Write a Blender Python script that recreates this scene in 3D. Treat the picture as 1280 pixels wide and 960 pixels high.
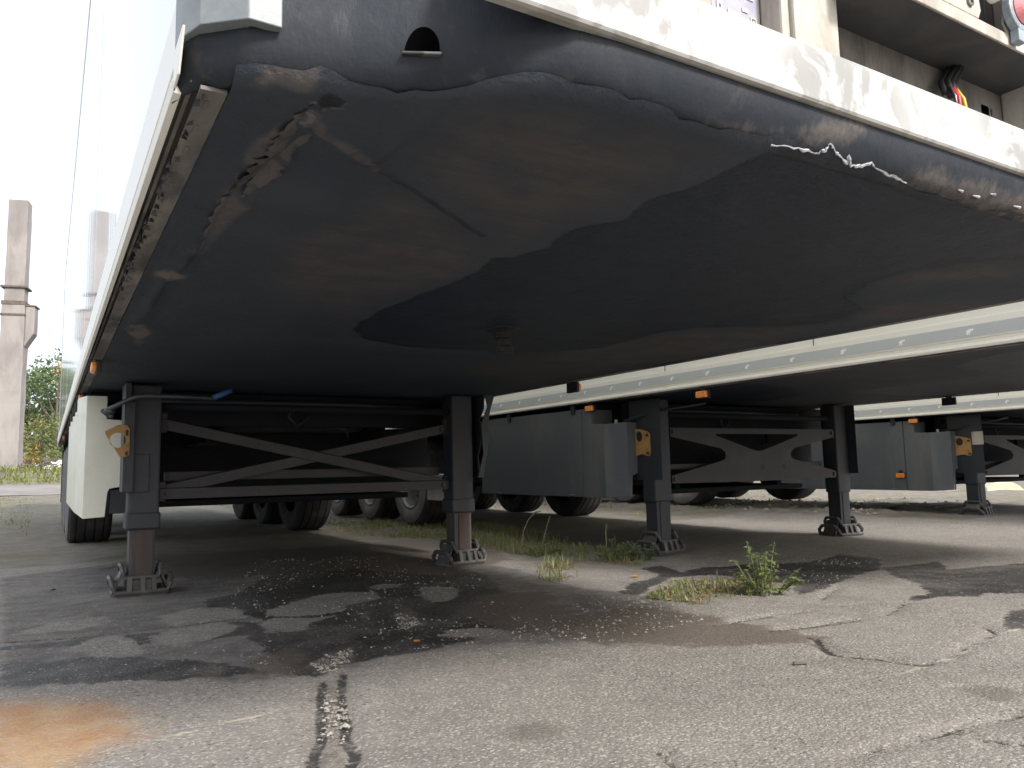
import bpy, bmesh, math, random
import numpy as np
from mathutils import Vector, Matrix, noise as mnoise
random.seed(7)
rng = np.random.default_rng(7)
SC = bpy.context.scene
COL = SC.collection
for o in list(bpy.data.objects): bpy.data.objects.remove(o)
rad = math.radians

# ------------------------------------------------------------------ camera
CAM = (-1.42764, -1.04364, 0.63652); YAW, PITCH, ROLL, FPX = 0.541419, 0.108143, -0.020924, 965.294
def cam_axes():
    f = Vector((math.sin(YAW)*math.cos(PITCH), math.cos(YAW)*math.cos(PITCH), math.sin(PITCH)))
    r = Vector((math.cos(YAW), -math.sin(YAW), 0)); u = r.cross(f)
    c, s = math.cos(ROLL), math.sin(ROLL)
    return f, c*r+s*u, -s*r+c*u
CF, CR, CU = cam_axes()
cd = bpy.data.cameras.new('camera'); cam = bpy.data.objects.new('camera', cd); COL.objects.link(cam)
cd.sensor_fit = 'HORIZONTAL'; cd.sensor_width = 36; cd.lens = 36*FPX/1280; cd.clip_start = .02; cd.clip_end = 2000
M = Matrix(((CR.x, CU.x, -CF.x, CAM[0]), (CR.y, CU.y, -CF.y, CAM[1]), (CR.z, CU.z, -CF.z, CAM[2]), (0, 0, 0, 1)))
cam.matrix_world = M
SC.camera = cam

# ------------------------------------------------------------------ light
SUN_EL, SUN_AZ = rad(36), rad(169)       # azimuth clockwise from +Y: hazy sun behind the camera, a little to the right
w = bpy.data.worlds.new("World"); SC.world = w; w.use_nodes = True
nt = w.node_tree; bg = nt.nodes['Background']
sky = nt.nodes.new('ShaderNodeTexSky'); sky.sky_type = 'NISHITA'; sky.sun_disc = False
sky.sun_elevation = SUN_EL; sky.sun_rotation = SUN_AZ; sky.air_density = 1.0; sky.dust_density = 6.0; sky.ozone_density = 1.0
# thin high overcast: an even white veil over the clear sky
veil = nt.nodes.new('ShaderNodeMix'); veil.data_type = 'RGBA'; veil.inputs[0].default_value = .72
nt.links.new(sky.outputs[0], veil.inputs[6]); veil.inputs[7].default_value = (4.3, 4.45, 4.75, 1)
nt.links.new(veil.outputs[2], bg.inputs[0]); bg.inputs[1].default_value = 0.15
sd = bpy.data.lights.new('sun', 'SUN'); sd.energy = 2.2; sd.angle = rad(10); sd.color = (1, .975, .94)
sun = bpy.data.objects.new('sun', sd); COL.objects.link(sun)
d = Vector((math.sin(SUN_AZ)*math.cos(SUN_EL), math.cos(SUN_AZ)*math.cos(SUN_EL), math.sin(SUN_EL)))
sun.rotation_euler = d.to_track_quat('Z', 'Y').to_euler(); sun.location = (5, -5, 12)
SC.view_settings.view_transform = 'Standard'; SC.view_settings.look = 'None'
SC.view_settings.exposure = 1.1; SC.view_settings.gamma = 1
SC.render.engine = 'CYCLES'
SC.cycles.max_bounces = 10; SC.cycles.diffuse_bounces = 6; SC.cycles.glossy_bounces = 4

# ------------------------------------------------------------------ pixel -> place (traced stains, plants)
def ray(px):
    return CF + CR*((px[0]-640)/FPX) - CU*((px[1]-480)/FPX)
def on(px, ax, v):
    q = ray(px); t = (v-CAM[ax])/q[ax]; return Vector(CAM)+q*t

# ------------------------------------------------------------------ mesh helpers
class MB:
    def __init__(s): s.v = []; s.f = []
    def add(s, vs, fs):
        n = len(s.v); s.v += [tuple(p) for p in vs]; s.f += [tuple(i+n for i in f) for f in fs]; return s
    def box(s, x0, x1, y0, y1, z0, z1):
        return s.add([(x0,y0,z0),(x1,y0,z0),(x1,y1,z0),(x0,y1,z0),(x0,y0,z1),(x1,y0,z1),(x1,y1,z1),(x0,y1,z1)],
                     [(0,3,2,1),(4,5,6,7),(0,1,5,4),(1,2,6,5),(2,3,7,6),(3,0,4,7)])
    def prism(s, poly, ax, a, b):
        # poly: 2D points in the other two axes in order (ax=0: y,z ; 1: x,z ; 2: x,y)
        def pt(p, t): return {0: (t, p[0], p[1]), 1: (p[0], t, p[1]), 2: (p[0], p[1], t)}[ax]
        n = len(poly)
        vs = [pt(p, a) for p in poly]+[pt(p, b) for p in poly]
        fs = [tuple(range(n)), tuple(range(2*n-1, n-1, -1))]+[(i, n+i, n+(i+1) % n, (i+1) % n) for i in range(n)]
        return s.add(vs, fs)
    def obar(s, p0, p1, w, h, up=(0,0,1)):
        p0 = Vector(p0); p1 = Vector(p1); t = (p1-p0).normalized(); up = Vector(up)
        a = t.cross(up).normalized(); b = a.cross(t).normalized()
        vs = []
        for p in (p0, p1):
            for (i, j) in ((-1,-1),(1,-1),(1,1),(-1,1)): vs.append(p+a*(i*w/2)+b*(j*h/2))
        return s.add(vs, [(0,1,2,3),(7,6,5,4),(0,4,5,1),(1,5,6,2),(2,6,7,3),(3,7,4,0)])
    def tube(s, pts, r, n=8, caps=True):
        pts = [Vector(p) for p in pts]; rs = r if isinstance(r, (list, tuple)) else [r]*len(pts)
        base = len(s.v); prev = None
        for i, p in enumerate(pts):
            t = (pts[min(i+1, len(pts)-1)]-pts[max(i-1, 0)]).normalized()
            if prev is None: a = t.orthogonal().normalized()
            else: a = (prev-t*prev.dot(t)).normalized()
            prev = a; b = t.cross(a)
            for k in range(n):
                q = 2*math.pi*k/n; s.v.append(tuple(p+(a*math.cos(q)+b*math.sin(q))*rs[i]))
        for i in range(len(pts)-1):
            for k in range(n):
                s.f.append((base+i*n+k, base+i*n+(k+1) % n, base+(i+1)*n+(k+1) % n, base+(i+1)*n+k))
        if caps:
            s.f.append(tuple(base+k for k in reversed(range(n)))); e = base+(len(pts)-1)*n
            s.f.append(tuple(e+k for k in range(n)))
        return s
    def lathe(s, prof, c, axis=0, n=32, closed=False):
        # prof: (radius, offset along axis)
        base = len(s.v)
        for (r, o) in prof:
            for k in range(n):
                q = 2*math.pi*k/n; A, B = r*math.cos(q), r*math.sin(q)
                p = {0: (o, A, B), 1: (A, o, B), 2: (A, B, o)}[axis]
                s.v.append((c[0]+p[0], c[1]+p[1], c[2]+p[2]))
        m = len(prof)
        for i in range(m if closed else m-1):
            j = (i+1) % m
            for k in range(n):
                s.f.append((base+i*n+k, base+j*n+k, base+j*n+(k+1) % n, base+i*n+(k+1) % n))
        return s
    def build(s, name, mat, parent=None, bevel=0, smooth=False, kind=None, label=None):
        me = bpy.data.meshes.new(name); me.from_pydata(s.v, [], s.f)
        bm = bmesh.new(); bm.from_mesh(me); bmesh.ops.recalc_face_normals(bm, faces=bm.faces); bm.to_mesh(me); bm.free()
        if smooth:
            me.polygons.foreach_set('use_smooth', [True]*len(me.polygons))
        me.materials.append(mat)
        o = bpy.data.objects.new(name, me); COL.objects.link(o)
        if parent: o.parent = parent
        if bevel:
            b = o.modifiers.new('bevel', 'BEVEL'); b.width = bevel; b.segments = 2; b.limit_method = 'ANGLE'; b.angle_limit = rad(40)
        if kind: o['kind'] = kind
        if label: o['label'] = label
        return o
def build_each(mb, name, mat, parent=None, bevel=0, smooth=False):
    """one object per separate piece of the mesh"""
    par = list(range(len(mb.v)))
    def fd(i):
        while par[i] != i: par[i] = par[par[i]]; i = par[i]
        return i
    for f in mb.f:
        for k in f[1:]: par[fd(k)] = fd(f[0])
    grp = {}
    for f in mb.f: grp.setdefault(fd(f[0]), []).append(f)
    out = []
    for fs in grp.values():
        ids = sorted({i for f in fs for i in f}); mp = {a: b for b, a in enumerate(ids)}
        m = MB(); m.v = [mb.v[i] for i in ids]; m.f = [tuple(mp[i] for i in f) for f in fs]
        out.append(m.build(name, mat, parent, bevel, smooth))
    return out
def thing(name, label, cat, loc=(0,0,0), group=None):
    o = bpy.data.objects.new(name, None); COL.objects.link(o); o.location = loc; o.empty_display_size = .2
    o['label'] = label; o['category'] = cat
    if group: o['group'] = group
    return o
def tag(o, label, cat, group=None):
    o['label'] = label; o['category'] = cat
    if group: o['group'] = group
    return o
def dup(o, parent, loc=None):
    c = o.copy(); COL.objects.link(c); c.parent = parent
    if loc is not None: c.location = loc
    return c

# ------------------------------------------------------------------ materials
def new_mat(name):
    m = bpy.data.materials.new(name); m.use_nodes = True
    return m, m.node_tree, m.node_tree.nodes['Principled BSDF']
def N(nt, t, **kw):
    n = nt.nodes.new(t)
    for k, v in kw.items(): setattr(n, k, v)
    return n
def mixc(nt, fac, a, b):
    n = N(nt, 'ShaderNodeMix', data_type='RGBA')
    if isinstance(fac, (int, float)): n.inputs[0].default_value = fac
    else: nt.links.new(fac, n.inputs[0])
    for i, c in ((6, a), (7, b)):
        if isinstance(c, tuple): n.inputs[i].default_value = (*c, 1)
        else: nt.links.new(c, n.inputs[i])
    return n.outputs[2]
def math_(nt, op, a, b=None, clamp=False):
    n = N(nt, 'ShaderNodeMath', operation=op, use_clamp=clamp)
    for i, c in ((0, a), (1, b)):
        if c is None: continue
        if isinstance(c, (int, float)): n.inputs[i].default_value = c
        else: nt.links.new(c, n.inputs[i])
    return n.outputs[0]
def maprange(nt, v, a, b, c=0., d=1., smooth=True):
    n = N(nt, 'ShaderNodeMapRange'); n.interpolation_type = 'SMOOTHSTEP' if smooth else 'LINEAR'
    nt.links.new(v, n.inputs[0])
    for i, x in ((1, a), (2, b), (3, c), (4, d)): n.inputs[i].default_value = x
    return n.outputs[0]
def coords(nt, scale=(1,1,1), world=False):
    if world:
        tc = N(nt, 'ShaderNodeNewGeometry').outputs['Position']
    else: tc = N(nt, 'ShaderNodeTexCoord').outputs['Object']
    mp = N(nt, 'ShaderNodeMapping'); mp.inputs['Scale'].default_value = scale
    nt.links.new(tc, mp.inputs[0]); return mp.outputs[0]
def noise(nt, co, scale, detail=4, rough=.55, dist=0.):
    n = N(nt, 'ShaderNodeTexNoise'); n.inputs['Scale'].default_value = scale; n.inputs['Detail'].default_value = detail
    n.inputs['Roughness'].default_value = rough; n.inputs['Distortion'].default_value = dist
    nt.links.new(co, n.inputs['Vector']); return n.outputs['Fac']
def bump(nt, bs, h, strength, dist=.01):
    b = N(nt, 'ShaderNodeBump'); b.inputs['Strength'].default_value = strength; b.inputs['Distance'].default_value = dist
    nt.links.new(h, b.inputs['Height']); nt.links.new(b.outputs[0], bs.inputs['Normal']); return b
def simple(name, col, rough=.5, col2=None, scale=8., lo=.45, hi=.7, stretch=(1,1,1), metal=0., bmp=0., bscale=60., fine=.15, spec=.5, rough2=None, coat=0.):
    m, nt, bs = new_mat(name)
    co = coords(nt, stretch)
    n1 = noise(nt, co, scale, 6, .6, .4)
    c = mixc(nt, maprange(nt, n1, lo, hi), col, col2 or tuple(x*.6 for x in col))
    if fine:
        n2 = noise(nt, coords(nt), 90., 3)
        c = mixc(nt, maprange(nt, n2, .35, .75, 0, fine, False), c, tuple(x*.35 for x in col))
    nt.links.new(c, bs.inputs['Base Color'])
    bs.inputs['Metallic'].default_value = metal; bs.inputs['Specular IOR Level'].default_value = spec
    nt.links.new(maprange(nt, n1, lo, hi, rough, rough if rough2 is None else rough2, False), bs.inputs['Roughness'])
    if coat: bs.inputs['Coat Weight'].default_value = coat; bs.inputs['Coat Roughness'].default_value = .05
    if bmp: bump(nt, bs, noise(nt, coords(nt), bscale, 4), bmp, .004)
    return m

MT = {}
MT['chassis'] = simple('dark_chassis_paint', (.024,.028,.036), .5, (.045,.043,.043), 6, .5, .8, bmp=.25, rough2=.8)
MT['deep'] = simple('near_black_frame_paint', (.010,.012,.016), .75, (.020,.020,.022), 6, .5, .8, bmp=.2, spec=.25)  # near-black tone for the frame parts behind the legs
MT['brace'] = simple('dusty_brace_paint', (.034,.034,.037), .6, (.055,.050,.047), 5, .4, .75, bmp=.2)
MT['legpaint'] = simple('leg_paint', (.024,.028,.036), .5, (.055,.05,.047), 7, .5, .8, (1,1,.4), bmp=.3, rough2=.8)
MT['rust'] = simple('rusty_tube', (.040,.037,.036), .6, (.080,.052,.043), 9, .40, .62, (1,1,.12), bmp=.3, rough2=.8)
MT['tube'] = simple('scraped_tube', (.034,.033,.034), .45, (.13,.115,.10), 12, .5, .7, (1,1,.1), bmp=.2)
MT['cast'] = simple('cast_iron', (.062,.060,.059), .5, (.15,.14,.13), 14, .5, .75, bmp=.5, bscale=110)
MT['ochre'] = simple('ochre_plate', (.42,.24,.085), .6, (.20,.12,.055), 22, .5, .75, bmp=.2)
MT['cream'] = simple('cream_rail_paint', (.86,.855,.79), .35, (.80,.785,.71), 3, .5, .8, (1,.3,1), fine=.05)
MT['boxwhite'] = simple('cream_box_plastic', (.72,.73,.63), .35, (.62,.62,.52), 3, .45, .75, fine=.06, bmp=.05)
MT['boxgrey'] = simple('slate_box_plastic', (.086,.097,.110), .5, (.135,.137,.138), 3, .42, .72, (1,1,.35), bmp=.15, bscale=40, rough2=.65)
MT['tape'] = simple('grey_tape', (.50,.54,.56), .4, (.55,.57,.56), 4, fine=.05)
MT['emblem'] = simple('white_emblem_print', (.93,.94,.93), .4, (.9,.9,.9), fine=0)
MT['tyre'] = simple('tyre_rubber', (.022,.022,.024), .8, (.06,.055,.05), 5, .45, .75, bmp=.4, bscale=30)
MT['tyreside'] = simple('sunlit_tyre_side', (.13,.13,.13), .8, (.19,.18,.165), 4, .4, .7, bmp=.3, bscale=30)  # pale grey paints sunlight onto the outer sidewalls
MT['rim'] = simple('steel_rim', (.28,.28,.28), .45, (.15,.14,.13), 9, .45, .7, metal=.3)
MT['black'] = simple('black_rubber', (.015,.016,.018), .6, fine=.05)
MT['trim'] = simple('aluminium_trim', (.70,.72,.72), .4, (.62,.64,.64), 6)
MT['void'] = simple('unlit_hole', (.003,.003,.003), 1., fine=0, spec=0.)
MT['steel'] = simple('worn_steel', (.22,.22,.22), .35, (.09,.085,.08), 20, .45, .6, metal=.7)
MT['crank'] = simple('crank_rod', (.085,.088,.095), .4, (.05,.05,.05), 14, metal=.4)
MT['blue'] = simple('blue_grip', (.03,.12,.30), .45, (.05,.14,.26), 30, fine=.1)
MT['lamp'] = simple('amber_lens', (.75,.20,.03), .2, (.85,.32,.07), 80, .4, .6, fine=.05, coat=.5)
MT['red'] = simple('faded_red_plastic', (.62,.22,.24), .5, (.5,.15,.17), 20)
MT['bluegrey'] = simple('pale_blue_metal', (.32,.38,.42), .4, (.2,.24,.27), 20)
MT['wire_red'] = simple('red_wire', (.65,.03,.05), .4, fine=0)
MT['wire_yellow'] = simple('yellow_wire', (.55,.42,.05), .4, fine=0)
MT['conc'] = simple('weathered_concrete', (.30,.28,.268), .9, (.21,.193,.187), 1.4, .4, .65, (1,1,.35), bmp=.5, bscale=12, fine=.2)
MT['corner'] = simple('grey_corner_cover', (.21,.235,.245), .45, (.16,.18,.19), 9, .45, .7, bmp=.1)
MT['leafy'] = None

def panel_mat():
    m, nt, bs = new_mat('glossy_white_panel')
    co = coords(nt, (1, .25, .12))
    n1 = noise(nt, co, 7, 4)
    nt.links.new(mixc(nt, maprange(nt, n1, .4, .8), (.80,.82,.81), (.74,.75,.73)), bs.inputs['Base Color'])
    bs.inputs['Roughness'].default_value = .05; bs.inputs['Specular IOR Level'].default_value = .8
    h = noise(nt, coords(nt, (1, 1.6, .015)), 3.2, 3)
    bump(nt, bs, h, .07, .01)
    return m
MT['panel'] = panel_mat()

def beam_mat():
    m, nt, bs = new_mat('stained_white_beam')
    co = coords(nt, (1,1,.8))
    n1 = noise(nt, co, 11, 6, .6, .6); n2 = noise(nt, coords(nt, (1,1,.35)), 26, 5, .7); n3 = noise(nt, co, 2.1, 2)
    f = math_(nt, 'MULTIPLY', maprange(nt, n1, .47, .56), maprange(nt, n3, .42, .58))
    c = mixc(nt, f, (.45,.455,.44), (.27,.27,.26))
    c = mixc(nt, math_(nt, 'MULTIPLY', maprange(nt, n2, .60, .75), .5), c, (.23,.228,.215))
    # dirt along the lower lip
    sx = N(nt, 'ShaderNodeSeparateXYZ'); nt.links.new(N(nt, 'ShaderNodeTexCoord').outputs['Object'], sx.inputs[0])
    lip = maprange(nt, math_(nt, 'ADD', sx.outputs[2], math_(nt, 'MULTIPLY', n2, .012)), 1.2185, 1.2255, 1, 0)
    c = mixc(nt, math_(nt, 'MULTIPLY', lip, .75), c, (.34,.31,.25))
    nt.links.new(c, bs.inputs['Base Color']); bs.inputs['Roughness'].default_value = .45
    bump(nt, bs, n1, .15, .003)
    return m
MT['beam'] = beam_mat()

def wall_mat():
    m, nt, bs = new_mat('grimy_shaded_bulkhead')
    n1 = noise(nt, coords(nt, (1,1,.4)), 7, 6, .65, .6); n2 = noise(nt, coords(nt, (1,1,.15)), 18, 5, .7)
    c = mixc(nt, maprange(nt, n1, .38, .66), (.21,.195,.172), (.105,.095,.085))  # grime, with the shelf overhang's shade darkened into the base colour
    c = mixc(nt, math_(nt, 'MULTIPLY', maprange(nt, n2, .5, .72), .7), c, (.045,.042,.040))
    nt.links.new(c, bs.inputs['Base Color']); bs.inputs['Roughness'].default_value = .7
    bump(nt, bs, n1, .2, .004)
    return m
MT['wall'] = wall_mat()
MT['shelfdark'] = simple('grimy_shelf_paint', (.055,.055,.060), .7, (.10,.09,.08), 6, .45, .75, bmp=.2)
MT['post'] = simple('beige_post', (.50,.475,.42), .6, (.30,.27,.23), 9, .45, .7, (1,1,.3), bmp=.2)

# ------------------------------------------------------------------ distance fields for stains with a shape of their own
def poly_sdf(P, poly):
    poly = np.array(poly); n = len(poly); d = np.full(len(P), 1e9); ins = np.zeros(len(P), bool)
    for i in range(n):
        a = poly[i]; b = poly[(i+1) % n]; e = b-a; w_ = P-a
        t = np.clip((w_@e)/max(e@e, 1e-12), 0, 1); q = w_-t[:, None]*e; d = np.minimum(d, (q*q).sum(1))
        cond = (a[1] > P[:, 1]) != (b[1] > P[:, 1])
        with np.errstate(divide='ignore', invalid='ignore'):
            xs = (b[0]-a[0])*(P[:, 1]-a[1])/(b[1]-a[1])+a[0]
        ins ^= cond & (P[:, 0] < xs)
    d = np.sqrt(d); return np.where(ins, -d, d)
def line_dist(P, pts):
    pts = np.array(pts); d = np.full(len(P), 1e9)
    for a, b in zip(pts[:-1], pts[1:]):
        e = b-a; w_ = P-a; t = np.clip((w_@e)/max(e@e, 1e-12), 0, 1); q = w_-t[:, None]*e; d = np.minimum(d, (q*q).sum(1))
    return np.sqrt(d)
def gp(pts, z=0.): return [tuple(on(p, 2, z)[:2]) for p in pts]
def sstep(a, b, x): t = np.clip((x-a)/(b-a), 0, 1); return t*t*(3-2*t)
def set_attr(me, name, arr):
    a = me.attributes.new(name, 'FLOAT', 'POINT'); a.data.foreach_set('value', np.asarray(arr, dtype=np.float32))
def grid_mesh(name, xs, ys, Z):
    nx, ny = len(xs), len(ys)
    X, Y = np.meshgrid(xs, ys, indexing='ij')
    co = np.stack([X, Y, Z], -1).reshape(-1, 3).astype(np.float32)
    i, j = np.meshgrid(np.arange(nx-1), np.arange(ny-1), indexing='ij'); a = (i*ny+j).ravel()
    q = np.stack([a, a+ny, a+ny+1, a+1], 1).astype(np.int32)
    me = bpy.data.meshes.new(name); me.vertices.add(len(co)); me.vertices.foreach_set('co', co.ravel())
    me.loops.add(q.size); me.loops.foreach_set('vertex_index', q.ravel())
    me.polygons.add(len(q)); me.polygons.foreach_set('loop_start', np.arange(0, q.size, 4, dtype=np.int32))
    me.polygons.foreach_set('loop_total', np.full(len(q), 4, dtype=np.int32))
    me.update(calc_edges=True); me.validate()
    me.polygons.foreach_set('use_smooth', [True]*len(me.polygons))
    return me, co
def vnoise(x, y, s, seed=0):
    # smooth value noise (numpy)
    x = x*s+seed*17.3; y = y*s+seed*9.1; xi = np.floor(x).astype(np.int64); yi = np.floor(y).astype(np.int64)
    fx = x-xi; fy = y-yi; fx = fx*fx*(3-2*fx); fy = fy*fy*(3-2*fy)
    def h(a, b):
        n_ = np.sin(a*127.1+b*311.7+seed*74.7)*43758.5453; return n_-np.floor(n_)
    return (h(xi, yi)*(1-fx)+h(xi+1, yi)*fx)*(1-fy)+(h(xi, yi+1)*(1-fx)+h(xi+1, yi+1)*fx)*fy

# ------------------------------------------------------------------ ground
def terrain(x, y):
    x = np.asarray(x, float); y = np.asarray(y, float)
    z = .42*sstep(16, 27, y)+.48*sstep(27, 33, y)
    bank = sstep(5.2, 6.2, x)*sstep(1.2, 2.4, y)*(1-.6*sstep(4.5, 8, y))*(1-sstep(10, 13, x))
    z = z+.07*bank
    fade = 1-sstep(30, 60, np.hypot(x, y))
    z = z+(vnoise(x, y, .9, 1)-.5)*.035*fade*(.35+.65*sstep(3, 9, np.hypot(x+1.4, y+1)))+(vnoise(x, y, 4., 2)-.5)*.008*fade
    rough = sstep(5.6, 6.3, x)*sstep(3.2, 4.2, y)*fade
    z = z+rough*((vnoise(x, y, 7., 3)-.5)*.05+(vnoise(x, y, 16., 4)-.5)*.03)
    return z
def axis(lo, hi, step, far):
    inner = np.arange(lo, hi+1e-6, step); out = []; s = step; p = hi
    while p < far: s = min(s*1.22, 40); p += s; out.append(p)
    o2 = []; s = step; p = lo
    while p > -far: s = min(s*1.22, 40); p -= s; o2.append(p)
    return np.concatenate([np.array(o2[::-1]), inner, np.array(out)])
gx = axis(-3.2, 6.6, .026, 600); gy = axis(-.75, 8.4, .026, 600)
GX, GY = np.meshgrid(gx, gy, indexing='ij')
GZ = terrain(GX, GY)
P2 = np.stack([GX.ravel(), GY.ravel()], 1)
DARK = [[(0,866),(130,852),(330,852),(345,843),(395,848),(420,838),(445,836),(460,829),(520,819),(640,807),(700,807),(800,797),(870,772),(820,748),(720,735),(660,715),(600,700),(540,690),(470,680),(380,672),(300,672),(210,690),(140,705),(0,722)],
        [(1120,720),(1150,730),(1160,740),(1140,745),(1140,751),(1175,744),(1225,744),(1232,740),(1290,742),(1290,703),(1185,710),(1175,700),(1100,708)],
        [(1252,769),(1265,762),(1290,760),(1290,785),(1260,784),(1255,780),(1257,775)],
        [(860,717),(925,706),(1010,702),(1050,692),(1100,696),(1100,711),(1077,715),(1047,728),(1025,737),(1000,742),(985,730),(920,722)],
        [(772,742),(791,729),(825,720),(802,709),(825,705),(851,716),(877,709),(926,707),(926,712),(881,720),(840,722),(814,735),(799,746)]]
ISL = [[(200,772),(230,764),(265,760),(302,761),(305,772),(265,775),(220,780)],
       [(180,797),(230,785),(277,779),(302,784),(290,792),(255,802),(215,807),(190,805)],
       [(90,807),(120,797),(150,795),(172,802),(175,817),(150,824),(120,820),(92,812)],
       [(25,792),(62,780),(120,771),(140,774),(100,786),(50,791)],
       [(330,767),(370,752),(420,742),(470,740),(472,751),(437,757),(430,766),(382,770),(335,771)],
       [(322,779),(345,774),(420,771),(392,779),(380,789),(357,791),(335,789)],
       [(522,736),(545,734),(572,736),(575,744),(560,752),(540,754),(525,745)],
       [(547,797),(560,791),(595,788),(632,789),(635,792),(607,799),(570,800)],
       [(460,734),(480,730),(505,730),(495,735),(470,737)]]
MUD = [[(720,770),(800,758),(900,772),(1000,788),(1045,795),(1010,805),(900,809),(760,808),(690,800),(640,790),(560,765),(600,745),(680,740)],
       [(210,700),(330,668),(600,672),(640,700),(560,715),(440,700),(330,715)],
       [(150,690),(250,655),(420,655),(560,668),(600,690),(560,722),(440,712),(330,720),(240,728)],
       [(300,850),(322,820),(360,812),(390,818),(385,840),(345,845)]]
GRAV = [[(400,860),(427,845),(430,875),(437,910),(432,962),(393,962),(402,907)],
        [(387,830),(420,815),(442,807),(437,827),(427,840),(402,842)],
        [(495,755),(520,765),(525,782),(505,790),(492,775)],[(445,767),(462,768),(465,780),(453,779)],
        [(230,838),(262,832),(285,838),(262,846)]]
RUST = [(-80,885),(60,868),(150,872),(190,885),(208,905),(180,930),(110,956),(40,975),(-80,985)]
CRACK_T = [[(0,801),(100,795),(180,787),(260,777),(310,774)],
           [(1010,794),(1022,797),(1025,806),(1040,815),(1067,819),(1095,821),(1122,826),(1145,829),(1165,827)],
           [(430,840),(426,860),(429,890),(435,905),(430,917),(435,932),(445,942),(437,962)],
           [(405,850),(400,870),(402,910),(402,925),(392,945),(390,962)],
           [(960,786),(1010,781),(1047,775),(1072,771)]]
CRACK_F = [[(1040,755),(1085,753),(1132,752),(1120,760),(1107,766)],[(1025,748),(1040,738),(1050,733)],
           [(1057,952),(1100,937),(1140,927),(1192,914),(1230,904),(1290,890)],[(1192,914),(1215,920),(1240,925)],
           [(815,932),(830,947),(847,962)],[(1195,779),(1230,781),(1245,789),(1210,805),(1185,820)],
           [(0,741),(100,737),(160,733)],[(90,718),(130,712),(165,704)],[(420,803),(470,795),(540,787),(640,780)],
           [(1200,915),(1240,928),(1280,930)],[(890,780),(960,768),(1010,762)]]
PAINT = [[(35,957),(100,942),(160,931),(212,920),(265,907),(320,896),(345,890)],
         [(1065,867),(1100,852),(1135,840),(1167,829),(1190,820),(1235,798),(1290,776)],[(965,770),(985,765),(1015,760)]]
def union(polys): return np.min([poly_sdf(P2, gp(p)) for p in polys], 0)
dark = union(DARK); isl = union(ISL); dark = np.maximum(dark, -isl)
crk = np.minimum(np.min([line_dist(P2, gp(c)) for c in CRACK_T], 0), np.min([line_dist(P2, gp(c))+.007 for c in CRACK_F], 0))
gm, gco = grid_mesh('ground', gx, gy, GZ)
cz = np.exp(-(crk/.022)**2)*.012*(crk < .2)
gco[:, 2] -= cz.astype(np.float32); gm.vertices.foreach_set('co', gco.ravel())
BLACK = [[(300,742),(330,722),(400,705),(480,700),(560,705),(610,722),(640,752),(648,785),(600,800),(540,815),(480,824),(440,830),(420,838),(400,846),(352,842),(350,826),(330,815),(305,795),(345,791),(312,770),(262,762),(255,750)],
         [(0,806),(100,799),(180,792),(300,778),(330,784),(330,795),(200,806),(100,806),(0,812)], [(0,830),(120,820),(250,826),(330,838),(345,842),(200,852),(0,858)]]+DARK[1:]
black = np.maximum(union(BLACK), -isl)
set_attr(gm, 'black', black); set_attr(gm, 'dark', dark); set_attr(gm, 'mud', union(MUD)); set_attr(gm, 'grav', union(GRAV))
set_attr(gm, 'rust', poly_sdf(P2, gp(RUST))); set_attr(gm, 'crack', crk)
set_attr(gm, 'paint', np.min([line_dist(P2, gp(c)) for c in PAINT], 0))
spot = np.minimum(poly_sdf(P2, gp([(632,915),(660,905),(700,910),(708,920),(680,930),(640,928)])), poly_sdf(P2, gp([(1195,862),(1240,858),(1275,868),(1270,880),(1235,878)])))
set_attr(gm, 'spot', spot)
# bare soil and thin grass away from the asphalt
soil = np.minimum(np.minimum(7.4-P2[:, 1], 1e9), 1e9)
soil = np.minimum(poly_sdf(P2, gp([(395,668),(440,655),(520,650),(600,654),(700,668),(765,690),(760,708),(690,716),(620,690),(540,680),(460,672)])), 5.6-P2[:, 1])
soil = np.minimum(soil, poly_sdf(P2, gp([(800,752),(840,724),(930,722),(990,735),(930,750),(870,760)])))
soil = np.minimum(soil, np.where(P2[:, 1] > 3, 5.9-P2[:, 0], 9))
soil = np.minimum(soil, 9.5-P2[:, 1])
set_attr(gm, 'soil', soil)

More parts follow.
